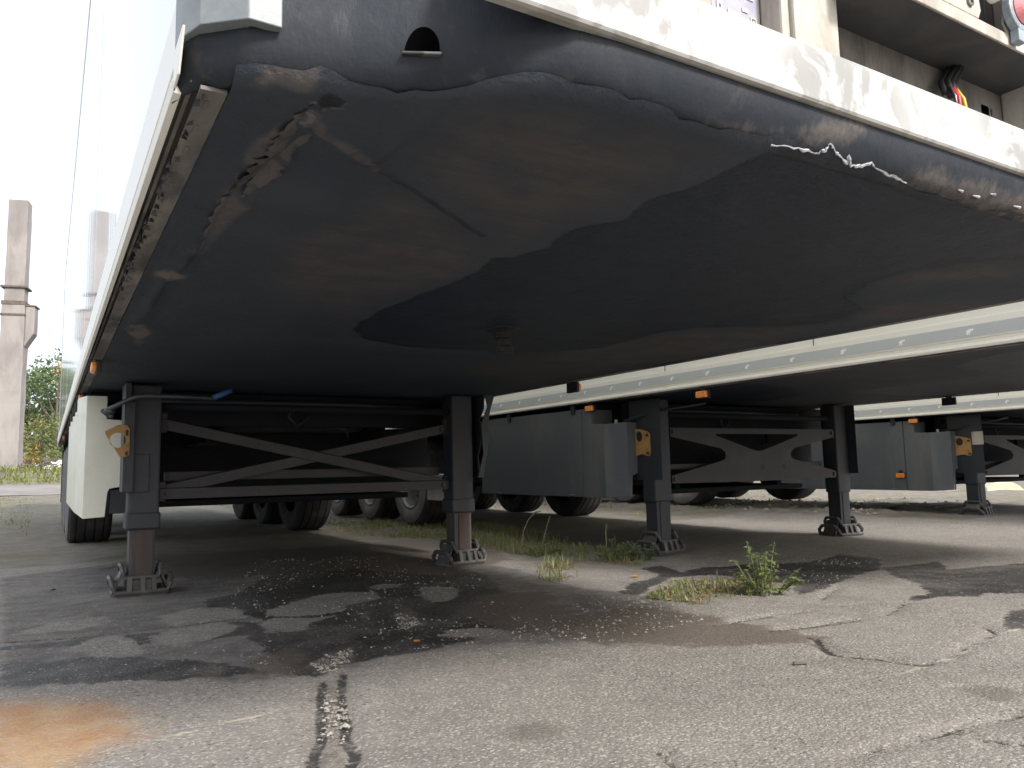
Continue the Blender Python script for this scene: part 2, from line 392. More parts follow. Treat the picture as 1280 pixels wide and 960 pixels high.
def ground_mat():
    m, nt, bs = new_mat('old_asphalt')
    pos = coords(nt, (1,1,1), True)
    def att(n): a = N(nt, 'ShaderNodeAttribute'); a.attribute_name = n; return a.outputs['Fac']
    nb = noise(nt, pos, 1.3, 5); nm = noise(nt, pos, 9, 6, .65); nf = noise(nt, pos, 55, 6, .7); nff = noise(nt, pos, 190, 3, .6)
    def vor(scale, feat='F1'):
        v = N(nt, 'ShaderNodeTexVoronoi'); v.inputs['Scale'].default_value = scale; v.feature = feat
        nt.links.new(pos, v.inputs['Vector']); return v
    v1 = vor(120); v2 = vor(60); v3 = vor(30)
    sep1 = N(nt, 'ShaderNodeSeparateColor'); nt.links.new(v1.outputs['Color'], sep1.inputs[0])
    sep2 = N(nt, 'ShaderNodeSeparateColor'); nt.links.new(v2.outputs['Color'], sep2.inputs[0])
    sep3 = N(nt, 'ShaderNodeSeparateColor'); nt.links.new(v3.outputs['Color'], sep3.inputs[0])
    # clean asphalt: binder with exposed aggregate
    c = mixc(nt, maprange(nt, nb, .35, .68), (.25,.23,.205), (.195,.18,.162))
    c = mixc(nt, maprange(nt, nm, .35, .7, 0, .55), c, (.31,.287,.255))
    c = mixc(nt, maprange(nt, sep1.outputs[0], .0, 1., 0, .5, False), c, (.12,.11,.105))
    s1 = math_(nt, 'MULTIPLY', maprange(nt, sep1.outputs[1], .66, .76), maprange(nt, v1.outputs['Distance'], .30, .55, 1, 0))
    s2 = math_(nt, 'MULTIPLY', maprange(nt, sep2.outputs[1], .84, .88), maprange(nt, v2.outputs['Distance'], .30, .42, 1, 0))
    c = mixc(nt, math_(nt, 'MULTIPLY', s1, .6), c, (.46,.44,.405))
    c = mixc(nt, math_(nt, 'MULTIPLY', s2, .5), c, (.44,.42,.38))
    pit = math_(nt, 'MULTIPLY', maprange(nt, sep2.outputs[2], .86, .9), maprange(nt, v2.outputs['Distance'], .2, .4, 1, 0))
    c = mixc(nt, math_(nt, 'MULTIPLY', pit, .6), c, (.05,.045,.04))
    # rust stain
    rs = math_(nt, 'ADD', att('rust'), math_(nt, 'MULTIPLY', math_(nt, 'SUBTRACT', nm, .5), .25))
    rf = maprange(nt, rs, .04, -.16)
    rc = mixc(nt, maprange(nt, noise(nt, pos, 6, 5, .6), .35, .65), (.33,.165,.065), (.40,.265,.14))
    c = mixc(nt, math_(nt, 'MULTIPLY', rf, maprange(nt, nf, .25, .6, .45, .85)), c, rc)
    # brown mud and bare soil
    md = math_(nt, 'ADD', att('mud'), math_(nt, 'MULTIPLY', math_(nt, 'SUBTRACT', nm, .5), .30))
    mc = mixc(nt, maprange(nt, nf, .3, .7), (.085,.068,.053), (.145,.120,.098))
    mudf = math_(nt, 'MULTIPLY', maprange(nt, md, .03, -.05), .85)
    # damp dark asphalt
    wob = math_(nt, 'ADD', math_(nt, 'MULTIPLY', math_(nt, 'SUBTRACT', nm, .5), .12), math_(nt, 'MULTIPLY', math_(nt, 'SUBTRACT', nf, .5), .07))
    dk = math_(nt, 'ADD', att('dark'), wob)
    df = maprange(nt, dk, .015, -.04)
    dc = mixc(nt, maprange(nt, nm, .35, .65), (.026,.025,.025), (.050,.046,.043))
    dc = mixc(nt, math_(nt, 'MULTIPLY', s2, .6), dc, (.30,.28,.25))
    dc = mixc(nt, math_(nt, 'MULTIPLY', s1, .25), dc, (.30,.28,.25))
    dvar = maprange(nt, noise(nt, pos, 2.2, 4, .6), .36, .58, .62, 1.)
    bk = maprange(nt, math_(nt, 'ADD', att('black'), wob), .006, -.010)
    gcol = mixc(nt, maprange(nt, nm, .35, .65), (.098,.092,.087), (.150,.141,.132))
    gcol = mixc(nt, math_(nt, 'MULTIPLY', s2, .5), gcol, (.36,.34,.30))
    c = mixc(nt, math_(nt, 'MULTIPLY', df, math_(nt, 'MULTIPLY', dvar, .9)), c, gcol)
    c = mixc(nt, math_(nt, 'MULTIPLY', bk, math_(nt, 'MULTIPLY', dvar, .97)), c, dc)
    c = mixc(nt, mudf, c, mc)
    so = math_(nt, 'ADD', att('soil'), math_(nt, 'MULTIPLY', math_(nt, 'SUBTRACT', nm, .5), .5))
    sc = mixc(nt, maprange(nt, noise(nt, pos, 5, 6, .7), .35, .65), (.145,.125,.10), (.21,.19,.16))
    sc = mixc(nt, math_(nt, 'MULTIPLY', maprange(nt, noise(nt, pos, 1.7, 4, .6), .5, .62), .6), sc, (.11,.125,.05))
    c = mixc(nt, math_(nt, 'MULTIPLY', maprange(nt, so, .08, -.15), .85), c, sc)
    # gravel fill
    gv = math_(nt, 'ADD', att('grav'), math_(nt, 'MULTIPLY', wob, 1.6))
    gc = mixc(nt, maprange(nt, sep3.outputs[0], .2, .9), (.12,.10,.085), (.29,.265,.23))
    gcf = mixc(nt, .5, gc, mixc(nt, maprange(nt, sep2.outputs[0], .2, .9), (.10,.085,.07), (.30,.275,.24)))
    c = mixc(nt, math_(nt, 'MULTIPLY', maprange(nt, gv, .03, -.04), .65), c, gcf)
    sp = math_(nt, 'ADD', att('spot'), math_(nt, 'MULTIPLY', math_(nt, 'SUBTRACT', nm, .5), .08))
    c = mixc(nt, math_(nt, 'MULTIPLY', maprange(nt, sp, .03, -.03), .6), c, (.12,.105,.09))
    # worn paint scratches
    pa = math_(nt, 'ADD', att('paint'), math_(nt, 'MULTIPLY', math_(nt, 'SUBTRACT', nf, .5), .03))
    pf = math_(nt, 'MULTIPLY', maprange(nt, pa, .012, .004), maprange(nt, nm, .38, .55))
    c = mixc(nt, math_(nt, 'MULTIPLY', pf, .6), c, (.52,.47,.33))
    # cracks
    cr = math_(nt, 'ADD', att('crack'), math_(nt, 'MULTIPLY', math_(nt, 'SUBTRACT', nf, .5), .035))
    cf = math_(nt, 'MULTIPLY', maprange(nt, cr, .017, .007), maprange(nt, nm, .3, .5, .35, 1))
    c = mixc(nt, math_(nt, 'MULTIPLY', cf, .92), c, (.028,.026,.025))
    nt.links.new(c, bs.inputs['Base Color'])
    ro = maprange(nt, bk, 0, 1, .9, .6, False); nt.links.new(ro, bs.inputs['Roughness']); bs.inputs['Specular IOR Level'].default_value = .35
    h = math_(nt, 'ADD', math_(nt, 'MULTIPLY', nf, .7), math_(nt, 'MULTIPLY', v1.outputs['Distance'], -.5))
    h = math_(nt, 'ADD', h, math_(nt, 'MULTIPLY', s2, .35)); h = math_(nt, 'SUBTRACT', h, math_(nt, 'MULTIPLY', cf, 1.2))
    bump(nt, bs, h, .7, .006)
    return m
gm.materials.append(ground_mat())
go = bpy.data.objects.new('ground', gm); COL.objects.link(go); go['kind'] = 'structure'

# pale road far left, behind the trailers
px_ = np.linspace(-60, 30, 90); py_ = np.linspace(21.5, 26.0, 16)
PX, PY = np.meshgrid(px_, py_, indexing='ij')
pm, _ = grid_mesh('road', px_, py_, terrain(PX, PY)+.012)
pm.materials.append(simple('pale_concrete_road', (.25,.235,.22), .9, (.19,.175,.16), 1.2, .4, .65, bmp=.4, bscale=9))
po = bpy.data.objects.new('road', pm); COL.objects.link(po); po['kind'] = 'structure'

# ------------------------------------------------------------------ trailer underside pan
HP = 1.145
FRONT = [(-1.305,.04),(-1.297,.0),(-1.283,-.035),(-1.25,-.065),(-1.233,-.082),(-1.19,-.092),(-1.10,-.118),(-1.0,-.165),(-.90,-.235),(-.84,-.260),(-.78,-.265),(0,-.268)]
def front_y(x):
    return np.interp(-np.abs(x), [q[0] for q in FRONT], [q[1] for q in FRONT])
ZC = 1.228
def nose(x, z):
    q = min(max((ZC-z)/(ZC-HP), 0.), 1.)
    return float(front_y(x))+.055*(1-math.sqrt(max(0., 1-q*q)))
def nose_hit(px):
    y = -.2
    for _ in range(60): p = on(px, 1, y); y = .6*y+.4*nose(p.x, p.z)
    return on(px, 1, y)
def pan_xy(px):
    p = on(px, 2, HP); return (p.x, p.y)
def pp(pts): return [pan_xy(p) for p in pts]
WET = [(440,412),(480,386),(540,363),(600,339),(614,323),(640,321),(685,309),(705,289),(780,276),(800,256),(900,216),(932,204),(960,187),(1000,187),(1060,202),(1120,230),(1180,250),(1300,275),(1300,318),(1180,330),(1090,350),(1060,372),(1080,385),(1050,400),(960,408),(870,410),(830,415),(760,435),(690,440),(620,440),(500,432),(450,422)]
DUSTY = [[(330,300),(420,270),(480,222),(560,262),(600,288),(611,315),(606,328),(575,348),(530,362),(490,372),(455,390),(430,400),(400,385),(340,370)],
         [(478,203),(590,112),(690,122),(830,152),(900,192),(860,207),(790,252),(720,277),(700,290),(640,318),(616,316),(602,285),(560,256)],
         [(1100,350),(1140,335),(1240,322),(1300,330),(1300,345),(1220,352),(1150,358)],[(1060,385),(1090,375),(1300,372),(1300,380),(1060,402)],
         [(700,441),(840,416),(930,410),(1050,402),(950,432),(700,474),(640,480),(560,460)]]
PALE = [[(195,337),(215,334),(238,342),(232,348),(200,345)],[(160,402),(185,400),(190,412),(172,432),(165,420)],[(326,100),(333,97),(341,102),(337,107),(329,106)],
        [(240,305),(247,300),(250,308),(243,314)]]
SEAM = [[(383,150),(470,207),(560,262),(605,292)],[(470,207),(525,160),(590,100)],[(245,312),(210,350),(165,410)]]
def zq(pts, ox, oy, k): return [(ox+a/k, oy+b/k) for a, b in pts]
TORND = [zq([(905,190),(885,260),(850,265),(830,290),(795,360),(740,440),(720,460),(640,520),(560,540),(560,640),(580,660),(640,590),(690,540),(730,480),(760,430),(800,370),(835,320),(870,300),(900,265),(940,215),(1060,200),(1090,180),(1040,150),(985,140),(940,185)], 160, 80, 4)]
FLAP = [zq([(895,200),(880,245),(830,232),(800,240),(740,290),(640,370),(590,440),(570,510),(620,530),(700,470),(740,420),(800,330),(820,290),(875,255),(890,215),(860,185),(800,160),(740,150),(800,185),(850,205)], 160, 80, 4),
        zq([(500,580),(460,660),(430,730),(390,830),(355,900),(350,945),(420,880),(500,790),(560,690),(540,620),(520,570)], 160, 80, 4),
        zq([(350,960),(440,890),(540,770),(620,705),(600,695),(690,570),(650,590),(600,670),(540,730),(450,840),(380,920)], 160, 80, 4),
        zq([(905,290),(960,330),(1100,430),(1240,520),(1270,495),(1150,410),(1010,330),(950,225),(920,240)], 160, 80, 4),
        zq([(740,470),(800,370),(840,325),(800,400),(790,450),(760,490)], 160, 80, 4)]
PATCH = [zq([(630,50),(700,20),(800,0),(900,10),(1020,60),(1015,90),(960,150),(910,180),(840,150),(720,120),(650,90)], 160, 80, 4)]
SMEAR = [[(660,108),(690,97),(722,102),(715,120),(680,122)],[(738,128),(765,115),(790,126),(780,142),(748,142)],[(820,160),(850,142),(885,150),(935,160),(975,160),(985,185),(950,200),(880,190)],
         [(985,160),(1040,150),(1085,160),(1060,180),(1000,185)],[(1115,225),(1150,205),(1210,222),(1290,240),(1290,285),(1200,265)],[(440,120),(470,112),(480,126),(455,132)],[(575,100),(600,85),(612,95),(600,112)]]
TORN = [(408,112),(380,145),(345,185),(320,215),(290,258),(250,305)]
def build_pan(parent, mat, traced=True):
    xs = np.arange(-1.2385, 1.2390, .0200); t0 = np.concatenate([np.linspace(0, .03, 8), np.linspace(.042, 1, 90)]); far = np.concatenate([np.arange(1.52, 2.3, .02), np.arange(2.4, 13.4 if traced else 12.5, .4)])
    X = np.repeat(xs[:, None], len(t0)+len(far), 1); fy = front_y(xs)[:, None]; y0 = fy+.012+.030*vnoise(xs, xs*0, 9., 11)[:, None]+.010*vnoise(xs, xs*0, 40., 12)[:, None]
    Y = np.concatenate([y0+(1.5-y0)*t0[None, :], np.repeat(far[None, :], len(xs), 0)], 1)
    ramp0 = sstep(.055, .17, Y-fy)
    roll = np.clip(1-(Y-fy)/.055, 0, 1)
    Z = ZC-(ZC-HP)*np.sqrt(np.maximum(0, 1-roll*roll))-.0009*(1-ramp0)+ramp0*((vnoise(X, Y, 2.3, 5)-.5)*.010+(vnoise(X, Y, 7., 6)-.5)*.004)
    P = np.stack([X.ravel(), Y.ravel()], 1)
    me, co = grid_mesh('underside', xs, np.arange(X.shape[1]), Z); co[:, 1] = Y.ravel(); me.vertices.foreach_set('co', co.ravel()); me.update()
    if traced:
        seam = np.min([line_dist(P, pp(s)) for s in SEAM], 0); torn = np.min([poly_sdf(P, pp(t_)) for t_ in TORND], 0); flap = np.min([poly_sdf(P, pp(t_)) for t_ in FLAP], 0); patch_ = np.min([poly_sdf(P, pp(t_)) for t_ in PATCH], 0)
        rag = (vnoise(P[:,0], P[:,1], 25, 4)-.5)*.02
        dz = np.exp(-(seam/.012)**2)*-.010 + .016*sstep(.0, -.018, torn+rag) - .007*sstep(.004, -.012, flap+rag*.6) - .003*sstep(.003, -.006, patch_+rag*.3)
        dz *= ramp0.ravel()
        wet = poly_sdf(P, pp(WET)); wd = np.clip(-wet, -.03, .03)/.03
        co[:, 2] += (dz+wd*.003).astype(np.float32); me.vertices.foreach_set('co', co.ravel()); me.update()
        set_attr(me, 'wet', wet); set_attr(me, 'dusty', np.min([poly_sdf(P, pp(d_)) for d_ in DUSTY], 0))
        set_attr(me, 'pale', np.min([poly_sdf(P, pp(d_)) for d_ in PALE], 0)); set_attr(me, 'seam', seam); set_attr(me, 'torn', torn); set_attr(me, 'fray', np.minimum(flap, patch_+.01))
    else:
        n_ = vnoise(X, Y, .9, 8).ravel(); 
        set_attr(me, 'wet', (n_-.5)*.6); set_attr(me, 'dusty', (.55-n_)*.6); set_attr(me, 'pale', np.full(len(P), 1.)); set_attr(me, 'seam', np.full(len(P), 1.)); set_attr(me, 'fray', np.full(len(P), 1.)); set_attr(me, 'torn', np.full(len(P), 1.))
    me.materials.append(mat)
    o = bpy.data.objects.new('underside', me); COL.objects.link(o); o.parent = parent
    return o
def pan_mat():
    m, nt, bs = new_mat('tarred_underside')
    co = coords(nt)
    def att(n): a = N(nt, 'ShaderNodeAttribute'); a.attribute_name = n; return a.outputs['Fac']
    nb = noise(nt, co, 1.8, 5, .6, .5); nm = noise(nt, co, 9, 6, .65, .3); nf = noise(nt, co, 45, 5, .7)
    st = noise(nt, coords(nt, (.5,3,1)), 5, 5, .65, .8)
    wob = math_(nt, 'ADD', math_(nt, 'MULTIPLY', math_(nt, 'SUBTRACT', nm, .5), .09), math_(nt, 'MULTIPLY', math_(nt, 'SUBTRACT', nf, .5), .03))
    c = mixc(nt, maprange(nt, nb, .35, .68), (.032,.042,.057), (.046,.054,.067))
    du = maprange(nt, math_(nt, 'ADD', att('dusty'), wob), .04, -.11)
    dc = mixc(nt, maprange(nt, st, .35, .7), (.054,.052,.056), (.080,.073,.072))
    c = mixc(nt, math_(nt, 'MULTIPLY', du, maprange(nt, nm, .32, .62, .35, 1)), c, dc)
    wt = maprange(nt, math_(nt, 'ADD', att('wet'), math_(nt, 'MULTIPLY', wob, .7)), .005, -.006)
    c = mixc(nt, math_(nt, 'MULTIPLY', wt, .95), c, mixc(nt, maprange(nt, nm, .3, .7), (.010,.016,.028), (.016,.023,.037)))
    rimw = maprange(nt, math_(nt, 'ABSOLUTE', math_(nt, 'ADD', math_(nt, 'ADD', att('wet'), wob), .012)), .012, .0)
    c = mixc(nt, math_(nt, 'MULTIPLY', rimw, .6), c, (.010,.011,.013))
    pl = maprange(nt, math_(nt, 'ADD', att('pale'), wob), .01, -.02)
    c = mixc(nt, math_(nt, 'MULTIPLY', pl, .8), c, (.17,.145,.125))
    se = maprange(nt, att('seam'), .012, .003)
    c = mixc(nt, math_(nt, 'MULTIPLY', se, .7), c, (.012,.013,.016))
    fy = math_(nt, 'MULTIPLY', maprange(nt, math_(nt, 'ADD', att('fray'), math_(nt, 'MULTIPLY', wob, .15)), .005, -.006), maprange(nt, nf, .3, .65, .35, .9))
    c = mixc(nt, math_(nt, 'MULTIPLY', fy, .8), c, (.125,.112,.105))
    tn = maprange(nt, math_(nt, 'ADD', att('torn'), math_(nt, 'MULTIPLY', wob, .12)), .004, -.003)
    c = mixc(nt, math_(nt, 'MULTIPLY', tn, .95), c, (.012,.014,.018))
    tl = maprange(nt, math_(nt, 'ABSOLUTE', math_(nt, 'ADD', math_(nt, 'ADD', att('torn'), math_(nt, 'MULTIPLY', wob, .12)), -.004)), .007, .001)
    c = mixc(nt, math_(nt, 'MULTIPLY', tl, maprange(nt, nf, .5, .66)), c, (.16,.155,.15))
    scr = maprange(nt, noise(nt, coords(nt, (1.2, 22, 1)), 3.5, 4, .7, .2), .66, .72)
    c = mixc(nt, math_(nt, 'MULTIPLY', scr, math_(nt, 'MULTIPLY', maprange(nt, nb, .45, .6), .35)), c, (.14,.125,.115))
    fl = math_(nt, 'MULTIPLY', maprange(nt, nf, .73, .78), maprange(nt, nb, .5, .6))
    c = mixc(nt, fl, c, (.28,.27,.26))
    nt.links.new(c, bs.inputs['Base Color'])
    nt.links.new(maprange(nt, wt, 0, 1, .66, .45, False), bs.inputs['Roughness']); bs.inputs['Specular IOR Level'].default_value = .3
    h = math_(nt, 'ADD', math_(nt, 'MULTIPLY', nm, .8), math_(nt, 'MULTIPLY', nf, .35))
    bump(nt, bs, h, .8, .012)
    return m
MT['pan'] = pan_mat()
def apron_mat():
    m, nt, bs = new_mat('apron_paint')
    co = coords(nt); n1 = noise(nt, co, 5, 6, .65, .4); n2 = noise(nt, coords(nt, (1,1,.5)), 17, 6, .7, .3); n3 = noise(nt, co, 60, 4, .7)
    a = N(nt, 'ShaderNodeAttribute'); a.attribute_name = 'smear'
    c = mixc(nt, maprange(nt, n1, .4, .7), (.019,.024,.033), (.029,.034,.042))
    c = mixc(nt, math_(nt, 'MULTIPLY', maprange(nt, n2, .55, .7), .5), c, (.075,.068,.064))
    sm = maprange(nt, math_(nt, 'ADD', a.outputs['Fac'], math_(nt, 'MULTIPLY', math_(nt, 'SUBTRACT', n2, .5), .09)), .006, -.02)
    c = mixc(nt, math_(nt, 'MULTIPLY', sm, maprange(nt, n3, .3, .65, .35, .85)), c, (.115,.10,.09))
    nt.links.new(c, bs.inputs['Base Color']); nt.links.new(maprange(nt, n2, .4, .7, .5, .8, False), bs.inputs['Roughness']); bs.inputs['Specular IOR Level'].default_value = .28
    h = math_(nt, 'ADD', n2, math_(nt, 'MULTIPLY', n3, .3)); bump(nt, bs, h, .35, .006)
    return m
MT['apron'] = apron_mat()

# ------------------------------------------------------------------ trailer parts
ELE = [(-.95,.25),(-.9,.55),(-.78,.85),(-.70,.55),(-.55,.62),(-.35,.70),(.0,.62),(.35,.50),(.62,.38),(.80,.10),(.82,-.45),(.78,-.95),(.48,-.95),(.46,-.45),(.30,-.40),(.22,-.95),(-.08,-.95),(-.12,-.35),(-.30,.0),(-.55,.12),(-.75,.10)]
RAIL = [(-1.288,1.278),(-1.300,1.278),(-1.300,1.190),(-1.291,1.186),(-1.291,1.170),(-1.303,1.166),(-1.306,1.156),(-1.302,1.146),(-1.292,1.145),(-1.290,1.172),(-1.2885,1.172)]
LEN = 13.4
def wheel(parent, x, y, zc, side, r=.505, src=None):
    """axle wheel; side = -1 left, +1 right, outer face looks outwards"""
    t = 1*side
    o = thing_part('wheel', parent); o.location = (x, y, zc)
    if src:
        for ch in src.children:
            c = ch.copy(); COL.objects.link(c); c.parent = o
        return o
    w2 = .19
    mb = MB(); tread = []
    prof = [(.30, -t*w2*.80), (.36, -t*w2*.97), (r*.93, -t*w2*.96), (r*.985, -t*w2*.85)]
    for k, g in enumerate((-.6, -.2, .2, .6)):
        prof += [(r, t*w2*(g-.14)), (r, t*w2*(g-.035)), (r-.012, t*w2*(g-.025)), (r-.012, t*w2*(g+.025)), (r, t*w2*(g+.035)), (r, t*w2*(g+.14))]
    prof += [(r*.985, t*w2*.85), (r*.93, t*w2*.96)]
    mb.lathe(prof, (0,0,0), 0, 48); mb.build('tyre', MT['tyre'], o, smooth=False)
    sw = MB().lathe([(r*.93, t*w2*.961), (r*.88, t*w2*1.0), (r*.80, t*w2*1.03), (.36, t*w2*1.0), (.31, t*w2*.85), (.30, t*w2*.6)], (0,0,0), 0, 48); sw.build('sidewall', MT['tyreside'], o, smooth=True)
    rm = MB().lathe([(.318, t*w2*.86), (.300, t*w2*.93), (.280, t*w2*.80), (.265, t*w2*.2), (.20, t*w2*.05), (.15, t*w2*.35), (.10, t*w2*.40), (.09, t*w2*.8), (.0, t*w2*.82)], (0,0,0), 0, 32)
    for k in range(10):
        q = 2*math.pi*k/10; rm.lathe([(.016, t*w2*.1), (.016, t*w2*.42), (0, t*w2*.43)], (0, .175*math.cos(q), .175*math.sin(q)), 0, 6)
    rm.build('rim', MT['rim'], o, smooth=False)
    return o
def thing_part(name, parent):
    o = bpy.data.objects.new(name, None); COL.objects.link(o); o.parent = parent; o.empty_display_size = .1; return o

def foot(parent, x, y, zb=0., rot=0.):
    """cast landing-leg foot: base tray with raised lip, side wings, upper ring and ribs"""
    m = MB()
    def L(p): return (x+p[0]*math.cos(rot)-p[1]*math.sin(rot), y+p[0]*math.sin(rot)+p[1]*math.cos(rot), zb+p[2])
    def bar(a, b, w_, h_): m.obar(L(a), L(b), w_, h_)
    W, D_ = .145, .115
    m.add([L(p) for p in [(-W*.8,-D_,0),(W*.8,-D_,0),(W,-D_*.6,0),(W,D_*.6,0),(W*.8,D_,0),(-W*.8,D_,0),(-W,D_*.6,0),(-W,-D_*.6,0),
        (-W*.8,-D_,.016),(W*.8,-D_,.016),(W,-D_*.6,.016),(W,D_*.6,.016),(W*.8,D_,.016),(-W*.8,D_,.016),(-W,D_*.6,.016),(-W,-D_*.6,.016)]],
        [tuple(range(7,-1,-1)), tuple(range(8,16))]+[(i,(i+1)%8,8+(i+1)%8,8+i) for i in range(8)])
    def poly(pts, r): m.tube([L(p) for p in pts], r, 6)
    for sy in (-1, 1):
        poly([(-W*1.0,sy*.0,.090),(-W*1.0,sy*.066,.088),(-W*.95,sy*D_*.90,.056),(-W*.86,sy*D_*.97,.020),(W*.86,sy*D_*.97,.020),(W*.95,sy*D_*.90,.056),(W*1.0,sy*.066,.088),(W*1.0,0,.090)], .0155)
        poly([(-.096,0,.156),(-.096,sy*.062,.154),(-.091,sy*.084,.122),(-.082,sy*.092,.094),(.082,sy*.092,.094),(.091,sy*.084,.122),(.096,sy*.062,.154),(.096,0,.156)], .013)
        for k in (-.058, .004, .058):
            bar((k, sy*.106, .018), (k*.95, sy*.080, .096), .024, .045)
        bar((-.072, sy*.070, .05), (.072, sy*.070, .05), .05, .085)
    for sx in (-1, 1):
        m.add([L(p) for p in [(sx*W,-.07,.01),(sx*W,.07,.01),(sx*.092,.06,.135),(sx*.092,-.06,.135),(sx*(W-.012),-.07,.01),(sx*(W-.012),.07,.01),(sx*.080,.06,.135),(sx*.080,-.06,.135)]],
              [(0,1,2,3),(7,6,5,4),(0,4,5,1),(1,5,6,2),(2,6,7,3),(3,7,4,0)])
    m.box(x-.07, x+.07, y-.06, y+.06, zb+.016, zb+.07)
    return m.build('foot', MT['cast'], parent, bevel=.004)

def bolts(m, pts, ax, r=.009, h=.008):
    for p in pts: m.lathe([(r, 0), (r, -h), (0, -h)], p, ax, 6)
    return m

def marker(parent, x, y, z, w_=.09, h_=.042):
    b = MB().box(x+.012, x+.03, y-w_*.55, y+w_*.55, z-h_*.6, z+h_*.6).box(x+.008, x+.024, y-.02, y+.02, z+h_*.55, z+h_*.55+.03).build('marker_lamp', MT['black'], parent, bevel=.003)
    MB().prism([(y-w_/2, z-h_/2), (y+w_/2, z-h_/2), (y+w_/2, z+h_/2), (y-w_/2, z+h_/2)], 0, x-.010, x+.012).build('amber_lens', MT['lamp'], b, bevel=.006)
    return b
def marker_right(parent, x, y, z):
    b = MB().box(x-.03, x-.012, y-.055, y+.055, z-.03, z+.03).box(x-.03, x-.012, y-.02, y+.02, z+.03, z+.06).build('marker_lamp', MT['black'], parent, bevel=.003)
    MB().box(x-.012, x+.010, y-.045, y+.045, z-.021, z+.021).build('amber_lens', MT['lamp'], b, bevel=.006)

def make_trailer(name, label, loc, variant, gz=0., legy=3.682):
    LX = .972 if variant == 1 else 1.02
    """trailer space: x across (centre 0), y back from the front edge, z up"""
    T = thing(name, label, 'semi-trailer', loc, 'parked semi-trailers')
    H = HP; F = 0. if variant == 1 else .80
    # body
    for s in (-1, 1):
        if variant == 1 and s == -1:
            ys_ = [0.028, LEN]
        mb = MB()
        x0, x1 = (-1.290, -1.25) if s < 0 else (1.25, 1.290)
        if variant != 1 and s == -1:
            mb.prism([(.03+F,1.2785),(LEN,1.2785),(LEN,4.0),(.03+F,4.0)], 0, x0, x1)
        else: mb.box(x0, x1, .03+F, LEN, 1.2785, 4.0)
        mb.build('side_panel', MT['panel'] if variant == 1 else MT['cream'], T)
        rl = MB()
        if variant != 1 and s == -1:
            poly = [(p[0]*-s, p[1]) for p in RAIL]
            rl.prism(poly, 1, .03+F, LEN)
        else: rl.prism([(p[0]*-s, p[1]) for p in RAIL], 1, .03+F, LEN)
        rail = rl.build('side_rail', MT['cream'], T, bevel=.0015)
        if s < 0 and variant != 1:
            # panel joints above the rail
            j = MB()
            for yy in (2.07, 3.25, 5.9, 8.2): j.box(-1.2915, -1.288, yy-.0025, yy+.0025, 1.28, 1.42)
            build_each(j, 'panel_joint', MT['chassis'], T)
        fl = MB()
        fl.box(*sorted((s*1.2875, s*1.2390)), .0+F, LEN, 1.166, 1.170); fl.box(*sorted((s*1.2845, s*1.2790)), .0+F, LEN, 1.152, 1.1655)
        fl.box(*sorted((s*1.2735, s*1.2400)), -.01+F, LEN, 1.1400, 1.1455)
        for k in range(26):
            yy = .02+F+k*.085
            if k % 4 != 3: fl.box(*sorted((s*1.263, s*1.258)), yy, yy+.03, 1.1385, 1.1405)
        fl.build('floor_flange', MT['flange'], T)
    if variant != 1:
        tp = MB().box(-1.3022, -1.2995, .05+F, LEN, 1.196, 1.249).build('reflective_tape', MT['tape'], T)
        e0 = None
        for k in range(18):
            yy = .2715+k*.3225
            if yy < F+.06: continue
            if e0 is None:
                e0 = MB().prism([(-p[0]*-.018, p[1]*.016) for p in ELE], 0, -1.3032, -1.3021).build('elephant_emblem', MT['emblem'], tp)
                e0.location = (0, yy, 1.222)
            else: dup(e0, tp, (0, yy, 1.222))
    for s in (-1, 1):
        MB().box(*sorted((s*1.2885, s*1.2925)), .03+F, LEN, 3.92, 4.04).build('roof_trim', MT['trim'], T, bevel=.004)
        MB().box(*sorted((s*1.2905, s*1.294)), LEN-.12, LEN-.003, 1.28, 3.9).build('rear_trim', MT['trim'], T, bevel=.004)
        if variant == 1:
            j = MB()
            for yy in (2.6, 5.2, 7.8, 10.4): j.box(*sorted((s*1.2895, s*1.2906)), yy-.003, yy+.004, 1.282, 3.895)
            build_each(j, 'panel_joint', MT['trim'], T)
    MB().box(-1.288, 1.288, .03+F, LEN, 4.001, 4.05).build('roof', MT['cream'], T, bevel=.01)
    MB().box(-1.25, 1.25, LEN-.05, LEN-.002, 1.15, 4.0).build('rear_door', MT['cream'], T, bevel=.01)
    pan = build_pan(T, MT['pan'], variant == 1); pan.location.y = F
    # front: bulkhead, posts, white beam, rolled apron
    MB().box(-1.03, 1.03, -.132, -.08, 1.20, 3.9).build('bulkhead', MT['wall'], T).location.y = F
    bmv = MB().prism([(-.279,1.311),(-.270,1.316),(-.205,1.316),(-.205,1.310),(-.267,1.310),(-.267,1.226),(-.255,1.222),(-.255,1.2165),(-.270,1.2145),(-.276,1.216),(-.279,1.220)], 0, -1.0, 1.0)
    bmv.build('front_beam', MT['beam'], T, bevel=.0015).location.y = F
    # apron: profile swept over x with the bottom edge following the pan
    xs = np.concatenate([np.linspace(-1.299, -.75, 60), np.linspace(-.72, .72, 40), np.linspace(.75, 1.299, 40)]); nprof = 16
    V = []
    for x in xs:
        top = 1.30 if abs(x) < .95 else 1.46; fy = float(front_y(x))
        for k in range(nprof):
            if k < 5: V.append((x, fy+.0005*(4-k), top+(ZC-top)*k/5)); continue
            ang = (k-5)/(nprof-6)*math.pi/2
            wob = (float(vnoise(np.array([x]), np.array([ang]), 5., 3)[0])-.5)*.005*math.sin(ang)*math.cos(ang)
            V.append((x, fy+.055*(1-math.cos(ang))+wob, ZC-(ZC-HP)*math.sin(ang)))
    me = bpy.data.meshes.new('apron'); n = nprof
    me.from_pydata(V, [], [(i*n+k, (i+1)*n+k, (i+1)*n+k+1, i*n+k+1) for i in range(len(xs)-1) for k in range(n-1)])
